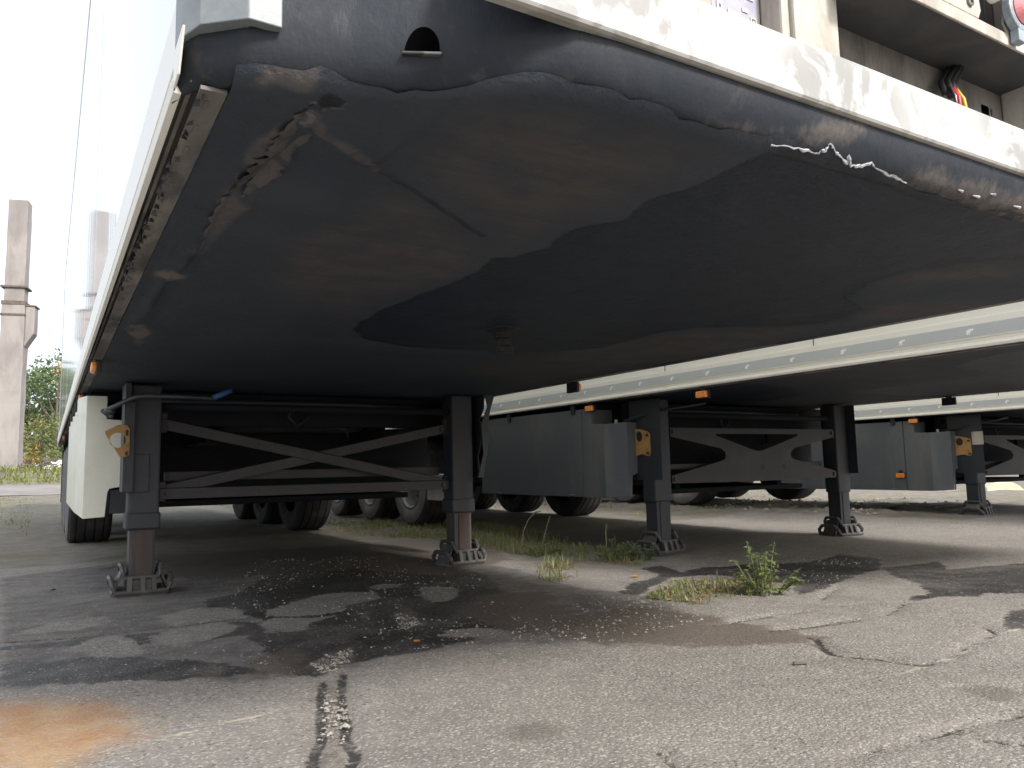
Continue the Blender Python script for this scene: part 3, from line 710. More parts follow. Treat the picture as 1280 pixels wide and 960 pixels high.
    me.polygons.foreach_set('use_smooth', [True]*len(me.polygons)); me.materials.append(MT['apron'])
    PV = np.array([(v[0], v[2]) for v in V])
    set_attr(me, 'smear', np.min([poly_sdf(PV, [(q.x, q.z) for q in (nose_hit(t) for t in poly_)]) for poly_ in SMEAR], 0) if variant == 1 else np.full(len(V), 1.))
    ap = bpy.data.objects.new('apron', me); COL.objects.link(ap); ap.parent = T; ap.location.y = F
    so_ = ap.modifiers.new('solid', 'SOLIDIFY'); so_.thickness = .004; so_.offset = 1
    # corner covers
    for s in (-1, 1):
        pl = [(s*1.191,-.100),(s*1.233,-.101),(s*1.283,-.058),(s*1.299,-.015),(s*1.3015,.028),(s*1.27,.028),(s*1.268,-.02),(s*1.226,-.084),(s*1.191,-.084)]
        MB().prism(pl, 2, 1.201, 2.4).build('corner_cover', MT['corner'], T, bevel=.0015).location.y = F
        MB().prism([(s*1.190,-.086),(s*1.03,-.136),(s*1.03,-.10),(s*1.190,-.06)], 2, 1.45, 3.9).build('nose_panel', MT['corner'], T).location.y = F
        MB().prism([(-.050,1.2),(.0275,1.2),(.0275,1.150),(-.012,1.152)], 0, *sorted((s*1.299, s*1.3025))).build('corner_plate', MT['cream'], T, bevel=.001).location.y = F
    # tow hole with a turned lip in the apron
    hq = nose_hit((528, 57)); hx, hz = hq.x, hq.z
    def skin(x, z, d): return (x, nose(x, z)-d, z)
    ring = [(hx+.021*math.cos(math.pi*k/16), hz-.010+.034*math.sin(math.pi*k/16)) for k in range(17)]
    n_ = len(ring)
    th = MB().add([skin(a, b, .0015) for a, b in ring]+[skin(a, b, -.01) for a, b in ring]+[skin(hx, hz, .0015)], [(k, k+1, 2*n_) for k in range(n_-1)]+[(n_-1, 0, 2*n_)]+[(k, n_+k, n_+(k+1) % n_, (k+1) % n_) for k in range(n_)])
    hole = th.build('tow_hole', MT['void'], T); hole.location.y = F
    MB().obar(skin(hx-.024, hz-.0115, .002), skin(hx+.024, hz-.0115, .002), .010, .004).build('lip', MT['steel'], hole, bevel=.0015)
    # kingpin
    kp = MB().lathe([(.07, H+.004), (.07, H-.004), (.045, H-.008), (.036, H-.014), (.036, H-.034), (.0255, H-.038), (.0255, H-.064), (.036, H-.068), (.036, H-.086), (.0, H-.088)], (0, 1.38, 0), 2, 28)
    kp.build('kingpin', MT['kingpin'], T)
    # chassis
    for s in (-1, 1):
        MB().prism([(s*.58-.06,1.135),(s*.58+.06,1.135),(s*.58+.06,1.12),(s*.58+.006,1.12),(s*.58+.006,.83),(s*.58+.06,.83),(s*.58+.06,.815),(s*.58-.06,.815),(s*.58-.06,.83),(s*.58-.006,.83),(s*.58-.006,1.12),(s*.58-.06,1.12)], 1, legy+.35, 12.9).build('chassis_beam', MT['deep'], T)
    c0 = MB().prism([(0,1.138),(.06,1.138),(.06,1.128),(.008,1.128),(.008,1.03),(.06,1.03),(.06,1.02),(0,1.02)], 0, -1.22, 1.22).build('crossmember', MT['deep'], T)
    c0.location = (0, legy+.5, 0)
    for k in range(1, 15): dup(c0, T, (0, legy+.5+.62*k, 0))
    # axles, wheels, suspension
    src = {}
    for k in range(3):
        ya = legy+3.99+1.31*k
        MB().tube([(-.95, ya, .52), (.95, ya, .52)], .07, 12).build('axle', MT['chassis'], T, smooth=True)
        for s in (-1, 1):
            src[s] = wheel(T, s*1.06, ya, .503+gz, s, src=src.get(s))
        for s in (-1, 1):
            MB().lathe([(.10,.56),(.13,.62),(.12,.74),(.14,.80)], (s*.58, ya+.3, 0), 2, 16).box(s*.58-.05, s*.58+.05, ya-.5, ya+.35, .55, .6).build('air_spring', MT['black'], T)
    for s in (-1, 1):
        MB().box(s*1.06-.2, s*1.06+.2, legy+7.35, legy+7.37, .3, 1.0).build('mud_flap', MT['black'], T)
    # landing legs
    for s in (-1, 1):
        x = s*LX
        lg = MB()
        if variant == 1:
            lg.box(x-.078, x+.078, legy-.075, legy+.075, .37, H-.01)
            lg.box(x-.086, x+.086, legy-.083, legy+.083, .345, .44)
        else:
            n_ = 12
            lg.box(x-.078, x+.078, legy-.07, legy+.07, .38+gz*.5, H-.01)
        leg = lg.build('landing_leg', MT['legpaint'], T, bevel=.012)
        zt_ = .40 if variant == 1 else .48
        inn = MB()
        inn.box(x-.064, x+.064, legy-.060, legy+.060, .075+gz, zt_)
        inn.box(x-.035, x+.055, legy-.0665, legy-.059, .10+gz, zt_)
        it = inn.build('inner_tube', MT['tube'] if variant == 1 else MT['legpaint'], leg, bevel=.008)
        if variant == 1: MB().box(x-.03, x+.045, legy-.0685, legy-.0668, .105+gz, .344).build('rusty_face', MT['rust'], leg)
        foot(leg, x, legy, gz+.002, 0. if variant == 1 and s < 0 else (.12 if variant == 1 else -.1*s))
        # mounting plate and its bolts
        mp = MB()
        if variant == 1 and s < 0:
            mp.box(x-.108, x-.0785, legy-.12, legy+.10, .55, H-.01); mp.box(x-.108, x+.02, legy-.0905, legy-.0785, .548, .75)
            mp.box(x-.112, x-.06, legy-.13, legy-.095, .55, 1.03)
            for zz in (.60, .66, .72): mp.box(x-.104, x-.095, legy-.134, legy-.1295, zz, zz+.02)
        elif variant == 1:
            mp.prism([(legy-.16, H-.01),(legy+.25, H-.01),(legy+.25,.58),(legy-.05,.58),(legy-.08,.6),(legy-.06,.72),(legy-.13,.86),(legy-.09,.97),(legy-.15,1.04)], 0, x+.12, x+.13)
            mp.prism([(x+.122, H-.01),(x+.20,H-.01),(x+.165,1.03),(x+.145,.93),(x+.155,.86),(x+.105,.575),(x+.06,.575),(x+.105,.74),(x+.09,.93),(x+.14,1.05)], 1, legy-.172, legy-.162)
        else:
            mp.box(*sorted((x+s*.080, x+s*.0785)), legy-.15, legy+.19, .55, H-.012)
            mp.box(*sorted((x+s*.0805, x+s*.0795)), legy-.14, legy+.18, .56, .70)
            bolts(mp, [(x+s*.0805, legy+i, z_) for i in (-.11, .14) for z_ in (.585, .685)], 0, .012, .012*-s*-1 if s < 0 else -.012)
        mp.build('mount_plate', MT['legpaint'], leg, bevel=.004)
    # drive shaft, crank
    MB().tube([(-.9, legy-.02, 1.02), (.9, legy-.02, 1.02)], .022, 10).build('drive_shaft', MT['deep'], T, smooth=True)
    yb = legy-.06
    if variant == 1:
        yb = legy+.01
        def cbar(p0, p1, yo):
            m = MB(); a = Vector((p0[0], yo, p0[1])); b = Vector((p1[0], yo, p1[1]))
            dx = (b-a).normalized(); up = Vector((-dx.z, 0, dx.x))*.031
            if up.z < 0: up = -up
            m.add([a-up, b-up, b+up, a+up, a-up+Vector((0,.006,0)), b-up+Vector((0,.006,0)), b+up+Vector((0,.006,0)), a+up+Vector((0,.006,0))], [(0,1,2,3),(7,6,5,4),(0,4,5,1),(1,5,6,2),(2,6,7,3),(3,7,4,0)])
            o2 = Vector((0,.05,0))
            m.add([a+up, b+up, b+up+o2, a+up+o2, a+up*.8, b+up*.8, b+up*.8+o2, a+up*.8+o2], [(0,1,2,3),(7,6,5,4),(0,4,5,1),(1,5,6,2),(2,6,7,3),(3,7,4,0)])
            br = m.build('cross_brace', MT['brace'], T, bevel=.002)
            h = MB()
            for k in (.12, .3, .42, .62, .72, .88):
                q = a.lerp(b, k); h.lathe([(.0065, -.0006), (0, -.0007)], (q.x, yo, q.z), 1, 10)
            build_each(h, 'bolt_hole', MT['black'], br)
            bb = MB()
            for k in (.025, .975):
                q = a.lerp(b, k); bolts(bb, [(q.x, yo, q.z)], 1, .016, .014)
            build_each(bb, 'bolt', MT['brace'], br)
            return br
        cbar((-.89,.925), (.90,.535), yb-.015); cbar((-.89,.548), (.90,.915), yb+.0)
        cbar((-.89,.534), (.90,.534), yb-.03)
        MB().box(-.85, .88, yb+.09, yb+.15, .60, .655).build('tie_bar', MT['brace'], T, bevel=.004)
        # gusset tabs that carry the braces
        g = MB()
        for (xx, zz) in ((-.885,.93), (-.885,.545), (.90,.92), (.90,.54)): g.box(xx-.03, xx+.03, yb-.006, yb+.03, zz-.055, zz+.055)
        build_each(g, 'gusset', MT['legpaint'], T, bevel=.004)
    else:
        # one pressed brace plate with three cut-outs
        zs = lambda z: z
        half = [(-.885,.925),(-.885,.86),(-.40,.770),(-.365,.745),(-.352,.715),(-.365,.69),(-.40,.675),(-.885,.575),(-.885,.525)]
        m = MB(); yp = yb
        def quadstrip(A, B):
            A = [(p_[0]*1.045, p_[1]) for p_ in A]; B = [(p_[0]*1.045, p_[1]) for p_ in B]
            n_ = len(A); vs = [(p[0], yp, p[1]) for p in A]+[(p[0], yp, p[1]) for p in B]+[(p[0], yp+.006, p[1]) for p in A]+[(p[0], yp+.006, p[1]) for p in B]
            fs = []
            for i in range(n_-1):
                fs += [(i, i+1, n_+i+1, n_+i), (2*n_+i, 3*n_+i, 3*n_+i+1, 2*n_+i+1), (i, 2*n_+i, 2*n_+i+1, i+1), (n_+i, n_+i+1, 3*n_+i+1, 3*n_+i)]
            fs += [(0, n_, 3*n_, 2*n_), (n_-1, 3*n_-1, 4*n_-1, 2*n_-1)]
            m.add(vs, fs)
        up = [(-.885,.925),(-.5,.925),(-.42,.925),(.42,.925),(.5,.925),(.885,.925)]
        upb = [(-.885,.862),(-.5,.790),(-.42,.880),(.42,.880),(.5,.790),(.885,.862)]
        # build as union of strips: top chord, diagonals, lower web
        quadstrip([(-.885,.925),(-.45,.925),(.45,.925),(.885,.925)], [(-.885,.860),(-.45,.883),(.45,.883),(.885,.860)])
        quadstrip([(-.885,.8602),(-.45,.8832),(-.44,.868),(-.05,.755)], [(-.885,.8598),(-.40,.771),(-.362,.742),(-.352,.715)])
        quadstrip([(.885,.8602),(.45,.8832),(.44,.868),(.05,.755)], [(.885,.8598),(.40,.771),(.362,.742),(.352,.715)])
        quadstrip([(-.352,.7149),(-.05,.7549),(0,.748),(.05,.7549),(.352,.7149)], [(-.364,.69),(-.05,.66),(0,.66),(.05,.66),(.364,.69)])
        quadstrip([(-.885,.575),(-.40,.676),(-.364,.6899),(-.05,.6599),(.05,.6599),(.364,.6899),(.40,.676),(.885,.575)], [(-.885,.52),(-.40,.516),(-.364,.515),(-.05,.514),(.05,.514),(.364,.515),(.40,.516),(.885,.52)])
        bp = m.build('brace_plate', MT['brace'], T)
        h = MB()
        for (xx, zz, r_) in ((.03,.62,.027), (.27,.62,.022)): h.lathe([(r_, -.0008), (0, -.0009)], (xx*1.045, yp, zz), 1, 16)
        build_each(h, 'plate_hole', MT['black'], bp)
        build_each(bolts(MB(), [(i*.90, yp, z_) for i in (-1, 1) for z_ in (.55, .895)], 1, .016, .012), 'bolt', MT['brace'], bp)
        MB().box(-.85, .88, yb+.10, yb+.15, .62, .66).build('tie_bar', MT['chassis'], T, bevel=.004)
    marker_right(T, 1.275, 2.71 if variant == 1 else 2.80, 1.106)
    # boxes, tank and pipes between the beams behind the legs
    y5 = 4.62 if variant == 1 else 4.05
    MB().box(-.80 if variant == 1 else -.95, 1.18, y5, 5.9, .50, .955).build('pallet_box', MT['deep'], T, bevel=.012)
    MB().box(-.80, 1.0, y5-.02, 5.8, .425, .465).box(-.5, -.44, y5+.01, y5+.06, .465, .5).box(.7, .76, y5+.01, y5+.06, .465, .5).build('box_carrier', MT['deep'], T, bevel=.006)
    if variant == 1: MB().lathe([(0,-.62),(.06,-.61),(.095,-.57),(.105,-.5),(.105,.3),(.095,.37),(.06,.41),(0,.42)], (.1, 4.25, 1.01), 0, 24).build('air_tank', MT['brace'], T, smooth=True)
    ap_ = MB().tube([(-1.0, 3.95, 1.075), (.2, 3.95, 1.078), (.9, 3.96, 1.07)], .02, 8).tube([(-.7, 4.02, .985), (.0, 4.02, .98), (.3, 4.05, .92), (.34, 4.1, .86)], .012, 6).tube([(-.1,3.9,1.06),(-.12,3.9,.99),(-.06,3.92,.93),(.02,3.95,.99),(.03,3.97,1.06)], .008, 6)
    build_each(ap_, 'air_pipe', MT['chassis'], T, smooth=True)
    MB().box(-1.04, 1.10 if variant == 1 else 1.28, legy+.30, legy+.36, .93 if variant == 1 else .94, 1.132).build('cross_beam', MT['deep'], T, bevel=.006)
    return T

def pan_z(x, y=.03): return float(pan_ramp(x, y))
MT['flange'] = simple('dirty_flange', (.21,.195,.175), .6, (.05,.05,.052), 5, .40, .62, (1,.35,1), bmp=.3, rough2=.7)
MT['kingpin'] = simple('worn_kingpin', (.012,.013,.015), .55, (.045,.042,.040), 30, .55, .66)

T1 = make_trailer('semi_trailer', 'glossy white semi-trailer nearest the camera, dark underside overhead, cream box and X brace', (0,0,0), 1)
T2 = make_trailer('semi_trailer', 'middle semi-trailer with elephant-marked rail and grey side box, weeds at its near foot', (3.40,-.41,-.02), 2, gz=.02)
T3 = make_trailer('semi_trailer', 'farthest right semi-trailer with amber lamp and pale tag by its grey side box', (7.60,-.40,-.06), 3, gz=.11)

# --- first trailer's own parts
T = T1
# cream side box behind the left leg
bx = MB()
yf = 4.0
face = [(-1.245,.40),(-1.135,.405),(-1.125,.545),(-1.115,.565),(-1.055,.575),(-1.048,.96),(-1.142,.966),(-1.142,1.10),(-1.245,1.10)]
side = [(-1.275,.405),(-1.275,1.095)]
bx.prism(face, 1, yf, yf+.02)
bx.box(-1.1425, -1.138, yf+.021, 6.3, .5, 1.09)
bx.add([(-1.2455,yf+.001,.40),(-1.2455,yf+.001,1.10),(-1.283,yf+.16,1.10),(-1.283,yf+.16,.43),(-1.235,yf+.02,.40),(-1.235,yf+.02,1.10),(-1.265,yf+.16,1.10),(-1.265,yf+.16,.43)],[(0,1,2,3),(4,7,6,5),(0,3,7,4),(1,5,6,2)])
bx.prism([(yf+.162,.43),(yf+1.25,.43),(yf+1.25,1.09),(yf+.162,1.10)], 0, -1.284, -1.262)
bx.prism([(yf+1.256,.43),(yf+2.3,.43),(yf+2.3,1.09),(yf+1.256,1.09)], 0, -1.284, -1.262)
box = bx.build('side_box', MT['boxwhite'], T, bevel=.004)
for yy in (4.35, 4.75, 5.3, 5.9):
    MB().box(-1.29, -1.24, yy-.012, yy+.012, 1.075, 1.135).box(-1.297, -1.285, yy-.02, yy+.02, 1.03, 1.085).build('latch', MT['black'], box, bevel=.003)
MB().lathe([(.012,-1.288),(0,-1.289)], (0,yf+.09,.99), 0, 12).build('lock_hole', MT['black'], box)
MB().box(-1.11, -1.0, 4.03, 4.06, .42, .56).build('box_bracket', MT['chassis'], T, bevel=.004)
for yy in (2.75, 4.3, 9.6): marker(T, -1.272, yy, 1.108)
# side guard slats towards the wheels
# cream end piece low behind the right leg
MB().box(1.16, 1.25, 4.0, 4.6, .40, .60).build('rail_end', MT['boxwhite'], T, bevel=.006)
# bent ochre plate with a round hole
def ring_plate(parent, poly, hole, axf, th, mat, name='step_plate', hl=None):
    """poly: outline in plate coordinates, hole=(cx,cz,r); axf maps (u,v,w)->xyz"""
    n_ = 40; cx, cz, r = hole
    out = []
    for k in range(n_):
        q = 2*math.pi*k/n_; dx, dz = math.cos(q), math.sin(q); best = None
        for i in range(len(poly)):
            a = poly[i]; b = poly[(i+1) % len(poly)]; ex, ez = b[0]-a[0], b[1]-a[1]
            den = dx*ez-dz*ex
            if abs(den) < 1e-9: continue
            t = ((a[0]-cx)*ez-(a[1]-cz)*ex)/den; s_ = ((a[0]-cx)*dz-(a[1]-cz)*dx)/den
            if t > 0 and -1e-6 <= s_ <= 1+1e-6 and (best is None or t > best): best = t
        out.append((cx+dx*best, cz+dz*best))
    inn = [(cx+r*math.cos(2*math.pi*k/n_), cz+r*math.sin(2*math.pi*k/n_)) for k in range(n_)]
    vs = [axf(p[0], p[1], 0) for p in out]+[axf(p[0], p[1], 0) for p in inn]+[axf(p[0], p[1], th) for p in out]+[axf(p[0], p[1], th) for p in inn]
    fs = []
    for k in range(n_):
        j = (k+1) % n_
        fs += [(k, j, n_+j, n_+k), (2*n_+k, 3*n_+k, 3*n_+j, 2*n_+j), (k, 2*n_+k, 2*n_+j, j), (n_+k, n_+j, 3*n_+j, 3*n_+k)]
    return MB().add(vs, fs).build(name, mat, parent)
sp = ring_plate(T, [(-1.180,.868),(-1.110,.908),(-1.072,.905),(-1.056,.885),(-1.056,.735),(-1.072,.738),(-1.100,.735)], (-1.113,.825,.040), lambda u, v, w_: (u, 3.540+w_+(u+1.056)*.25, v), .008, MT['ochre'])
build_each(MB().box(-1.076, -1.064, 3.531, 3.5345, .85, .88).box(-1.076,-1.064,3.531,3.5345,.745,.765), 'slot', MT['black'], sp)
# crank handle with blue grip
ck = MB().tube([(-1.165,3.55,.985),(-1.13,3.53,1.005),(-1.06,3.50,1.045),(-1.03,3.49,1.056),(-.99,3.48,1.060),(-.80,3.46,1.058),(-.64,3.45,1.052)], .013, 10).tube([(-1.17,3.57,.975),(-1.14,3.545,.985)], .022, 10).tube([(-1.19,3.58,.985),(-1.155,3.56,.955)], .012, 8).tube([(-1.15,3.56,.96),(-1.145,3.55,.945)], .014, 6).build('crank_handle', MT['crank'], T, smooth=True)
MB().tube([(-.655,3.45,1.055),(-.56,3.46,1.102)], .016, 12).build('blue_grip', MT['blue'], ck, smooth=True)
# torn sealant along the front seam
ts = MB()
pts = [nose_hit(p) for p in [(962,181),(985,184),(1008,190),(1022,192),(1030,188),(1036,180),(1042,190),(1048,196),(1056,205),(1059,196),(1062,208),(1075,209),(1088,205),(1092,210),(1105,218),(1120,224),(1135,230)]]
path = []
for a, b in zip(pts[:-1], pts[1:]):
    for k in range(4):
        q = a.lerp(b, k/4); path.append(q+Vector((random.uniform(-.002,.002), -.003, random.uniform(-.0025,.0025))))
ts.tube(path, [random.uniform(.0008,.0036) for _ in path], 5)
for (a, b) in (((1214,245),(1222,247)),((1236,243),(1242,244)),((1196,238),(1201,240)),((1265,258),(1273,260))):
    ts.tube([nose_hit(a)+Vector((0,-.003,0)), nose_hit(b)+Vector((0,-.003,0))], [.001,.003], 5)
ts.build('torn_sealant', simple('torn_white_sealant', (.42,.43,.45), .6, (.16,.16,.17), 30, .45, .65), T, kind='stuff')
# crumpled strip where the side plate overlaps
# frayed edge on the left flange
fr = MB()
for k in range(70):
    yy = .0+k*.018; z0 = 1.139
    if random.random() < .75:
        l = random.uniform(.003,.012); xx = -1.274+random.uniform(-.005,.005)
        fr.add([(xx,yy,z0+.01),(xx,yy+.02,z0+.01),(xx+random.uniform(-.008,.008),yy+.018,z0-l*.5),(xx+random.uniform(-.008,.008),yy+.004,z0-l)], [(0,1,2,3)])
fr.build('frayed_sealant', MT['black'], T, kind='stuff')

# torn edges of the underside skin hanging beside the gash
def flap(pts, w0, w1, lean):
    m = MB(); path = []
    P_ = [on(q, 2, HP-.001) for q in pts]
    for a, b in zip(P_[:-1], P_[1:]):
        for k in range(5): path.append(a.lerp(b, k/5))
    path.append(P_[-1]); n_ = len(path)
    for i, q in enumerate(path):
        t = (path[min(i+1, n_-1)]-path[max(i-1, 0)]).normalized(); nrm = Vector((-t.y, t.x, 0))*lean
        e = math.sin(math.pi*min(max(i/(n_-1), .04), .96)); w_ = random.uniform(w0, w1)*e
        m.v += [tuple(q-nrm*.014+Vector((0,0,.002))), tuple(q+Vector((0,0,-.004*e))), tuple(q+nrm*w_*.55+Vector((0,0,-.005-w_*.4))), tuple(q+nrm*w_+Vector((random.uniform(-.003,.003),0,-.004-w_*random.uniform(.1,.5))))]
    for i in range(n_-1):
        for k in range(3): m.f.append((i*4+k, (i+1)*4+k, (i+1)*4+k+1, i*4+k+1))
    return m.build('torn_flap', MT['flap'], T, smooth=True)
MT['flap'] = simple('torn_skin', (.085,.078,.075), .7, (.03,.032,.036), 14, .42, .62, bmp=.4)
flap([(392,128),(375,146),(358,172),(345,190),(322,209),(300,224)], .010, .030, 1)
flap([(396,158),(368,180),(346,197),(339,212),(324,228),(306,242)], .008, .020, -1)
flap([(300,224),(284,250),(266,282),(250,312)], .006, .018, 1)

# --- fittings above the beam of the first trailer
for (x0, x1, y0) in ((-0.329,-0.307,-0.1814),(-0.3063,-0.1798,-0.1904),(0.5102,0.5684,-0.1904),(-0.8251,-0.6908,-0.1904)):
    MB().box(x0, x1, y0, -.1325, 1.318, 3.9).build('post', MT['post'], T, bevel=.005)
MB().box(-.6905, -.3295, -.1325, -.1318, 1.318, 3.9).build('lit_wall_plate', MT['post'], T)  # added pale plate: paints in the lit part of the bulkhead wall
def poster():
    m, nt, bs = new_mat('faded_blue_label')
    n1 = noise(nt, coords(nt), 40, 5)
    nt.links.new(mixc(nt, maprange(nt, n1, .35, .7), (.30,.30,.39), (.36,.35,.40)), bs.inputs['Base Color']); bs.inputs['Roughness'].default_value = .5
    return m
lb = MB().box(-0.4536, -0.3357, -0.1333, -0.1313, 1.3404, 1.6985).build('label', poster(), T)
wm = simple('white_print', (.56,.55,.53), .5, (.46,.45,.43), 40)
pr = MB()
pr.box(-0.4417, -0.4282, -0.1352, -0.1336, 1.4001, 1.4239)
pr.box(-0.4417, -0.4282, -0.1352, -0.1336, 1.4329, 1.4568)
pr.box(-0.4417, -0.4282, -0.1352, -0.1336, 1.4657, 1.4896)
pr.box(-0.4417, -0.4282, -0.1352, -0.1336, 1.4985, 1.5224)
pr.box(-0.4417, -0.4282, -0.1352, -0.1336, 1.5314, 1.5552)
pr.box(-0.4148, -0.385, -0.1352, -0.1336, 1.4112, 1.4448)
pr.box(-0.3775, -0.3626, -0.1352, -0.1336, 1.4299, 1.4389)
pr.box(-0.3775, -0.3626, -0.1352, -0.1336, 1.4508, 1.4582)
pr.box(-0.3566, -0.3417, -0.1352, -0.1336, 1.3963, 1.4209)
pr.box(-0.3566, -0.3417, -0.1352, -0.1336, 1.4239, 1.4463)
pr.box(-0.3626, -0.3462, -0.1352, -0.1336, 1.4784, 1.5045)
pr.box(-0.4185, -0.3924, -0.1352, -0.1336, 1.5045, 1.5493)
pr.box(-0.385, -0.3402, -0.1352, -0.1336, 1.5343, 1.5791)
build_each(pr, 'label_field', wm, lb)
ink = MB()
ink.box(-0.4376, -0.4324, -0.1359, -0.1353, 1.409, 1.415)
ink.box(-0.4376, -0.4324, -0.1359, -0.1353, 1.4418, 1.4478)
ink.box(-0.4376, -0.4324, -0.1359, -0.1353, 1.4747, 1.4806)
ink.box(-0.4376, -0.4324, -0.1359, -0.1353, 1.5075, 1.5135)
ink.box(-0.4376, -0.4324, -0.1359, -0.1353, 1.5403, 1.5463)
ink.box(-0.3536, -0.3447, -0.1359, -0.1353, 1.4142, 1.4161)
ink.box(-0.3536, -0.3447, -0.1359, -0.1353, 1.4004, 1.4023)
ink.box(-0.3536, -0.3518, -0.1359, -0.1353, 1.4023, 1.4142)
ink.box(-0.3466, -0.3447, -0.1359, -0.1353, 1.4023, 1.4142)
ink.box(-0.3536, -0.3447, -0.1359, -0.1353, 1.4411, 1.443)
ink.box(-0.3536, -0.3447, -0.1359, -0.1353, 1.4273, 1.4292)
ink.box(-0.3536, -0.3518, -0.1359, -0.1353, 1.4292, 1.4411)
ink.box(-0.3466, -0.3447, -0.1359, -0.1353, 1.4292, 1.4411)
ink.box(-0.3589, -0.3499, -0.1359, -0.1353, 1.4978, 1.4997)
ink.box(-0.3589, -0.3499, -0.1359, -0.1353, 1.484, 1.4858)
ink.box(-0.3589, -0.357, -0.1359, -0.1353, 1.4858, 1.4978)
ink.box(-0.3518, -0.3499, -0.1359, -0.1353, 1.4858, 1.4978)
ink.obar((-0.4059,-0.1358,1.4262), (-0.3939,-0.1358,1.4314), .001, .004)
ink.build('label_ink', MT['boxgrey'], lb, kind='stuff')
# upper shelf with couplings
sh = MB()
sh.box(-0.1985, 0.5774, -0.2665, -0.2605, 1.5008, 1.5284)
sh.prism([(-0.1985,1.5287),(0.1708,1.5287),(0.182,1.5493),(0.1782,1.5791),(0.1596,1.594),(0.1596,1.8775),(-0.1985,1.8775)], 1, -0.2665, -0.2605)
sh.prism([(0.2827,1.5287),(0.5774,1.5287),(0.5774,1.8775),(0.2342,1.8775),(0.2342,1.6239),(0.279,1.5791),(0.2678,1.5493)], 1, -0.2665, -0.2605)
shelf = sh.build('coupling_shelf', MT['post'], T, bevel=.002)
MB().box(-0.1985, 0.5774, -0.2602, -0.1318, 1.5045, 1.509).build('shelf_floor', MT['shelfdark'], shelf)
MB().box(0.085, 0.3834, -0.1755, -0.1382, 1.5269, 1.8775).build('dark_recess', MT['black'], shelf)
MB().lathe([(0.0104,-0.0022),(0.0104,-0.006),(0.0045,-0.0067),(0.0045,-0.003),(0.0,-0.003)], (0.1387,-0.265,1.5552), 1, 14).build('bolt', MT['steel'], shelf)
MB().lathe([(0.0,-0.0336),(0.0224,-0.0328),(0.0336,-0.0224),(0.0336,0.0)], (0.2998,-0.2687,1.5754), 1, 24).build('red_coupling', MT['red'], T)
MB().lathe([(0.0358,-0.0209),(0.0463,-0.0194),(0.0477,-0.003),(0.0358,-0.003)], (0.2998,-0.2687,1.5754), 1, 28).box(0.2834, 0.3125, -0.2874, -0.2695, 1.5045, 1.5328).build('coupling_ring', MT['bluegrey'], T, bevel=.002)
MB().prism([(0.1782,1.6462),(0.2267,1.6462),(0.2305,1.6015),(0.2156,1.5679),(0.1969,1.5701),(0.1835,1.5866)], 1, -0.3023, -0.2695).build('pale_coupling', MT['cream'], T, bevel=.006)
# cable bundle with red and yellow cores
cb = MB()
cb.tube([(0.279,-0.1531,1.5045),(0.2566,-0.1531,1.4784),(0.2267,-0.1606,1.4523),(0.223,-0.168,1.4224)], .007, 7)
cb.tube([(0.2894,-0.1486,1.5045),(0.2702,-0.1486,1.4784),(0.2424,-0.1561,1.4523),(0.2345,-0.1635,1.4224)], .007, 7)
cb.tube([(0.2685,-0.1501,1.5045),(0.243,-0.1501,1.4784),(0.2111,-0.1576,1.4523),(0.2115,-0.165,1.4224)], .007, 7)
cb.tube([(0.2819,-0.1621,1.5045),(0.2605,-0.1621,1.4784),(0.2312,-0.1695,1.4523),(0.2263,-0.177,1.4224)], .007, 7)
cb.tube([(0.2984,-0.1546,1.5045),(0.2818,-0.1546,1.4784),(0.2558,-0.1621,1.4523),(0.2443,-0.1695,1.4224)], .007, 7)
cb.tube([(0.2745,-0.1591,1.5045),(0.2508,-0.1591,1.4784),(0.22,-0.1665,1.4523),(0.2181,-0.174,1.4224)], .007, 7)
cb.tube([(0.2909,-0.1606,1.5045),(0.2721,-0.1606,1.4784),(0.2446,-0.168,1.4523),(0.2361,-0.1755,1.4224)], .007, 7)
cable = cb.build('cable', MT['black'], T, smooth=True)
MB().tube([(0.223,-0.1755,1.4336),(0.2215,-0.1867,1.4075),(0.2223,-0.1904,1.3404)], 0.0045, 7).build('red_wire', MT['wire_red'], cable, smooth=True)
MB().tube([(0.2342,-0.1755,1.4336),(0.2402,-0.1867,1.4075),(0.2491,-0.1904,1.3404)], 0.0045, 7).build('yellow_wire', MT['wire_yellow'], cable, smooth=True)
MB().tube([(0.2133,-0.1755,1.4336),(0.2088,-0.1867,1.4075),(0.2081,-0.1904,1.3404)], 0.003, 7).build('pale_wire', MT['steel'], cable, smooth=True)
MB().box(0.4207, 0.4468, -0.1341, -0.1315, 1.4224, 1.4612).build('slot', MT['void'], T)
MB().box(0.4472, 0.4535, -0.1367, -0.1315, 1.4224, 1.4582).box(0.4576, 0.4625, -0.1367, -0.1315, 1.4224, 1.4582).box(0.4539, 0.4573, -0.1367, -0.1315, 1.453, 1.4582).build('slotted_plate', MT['steel'], T, bevel=.001)

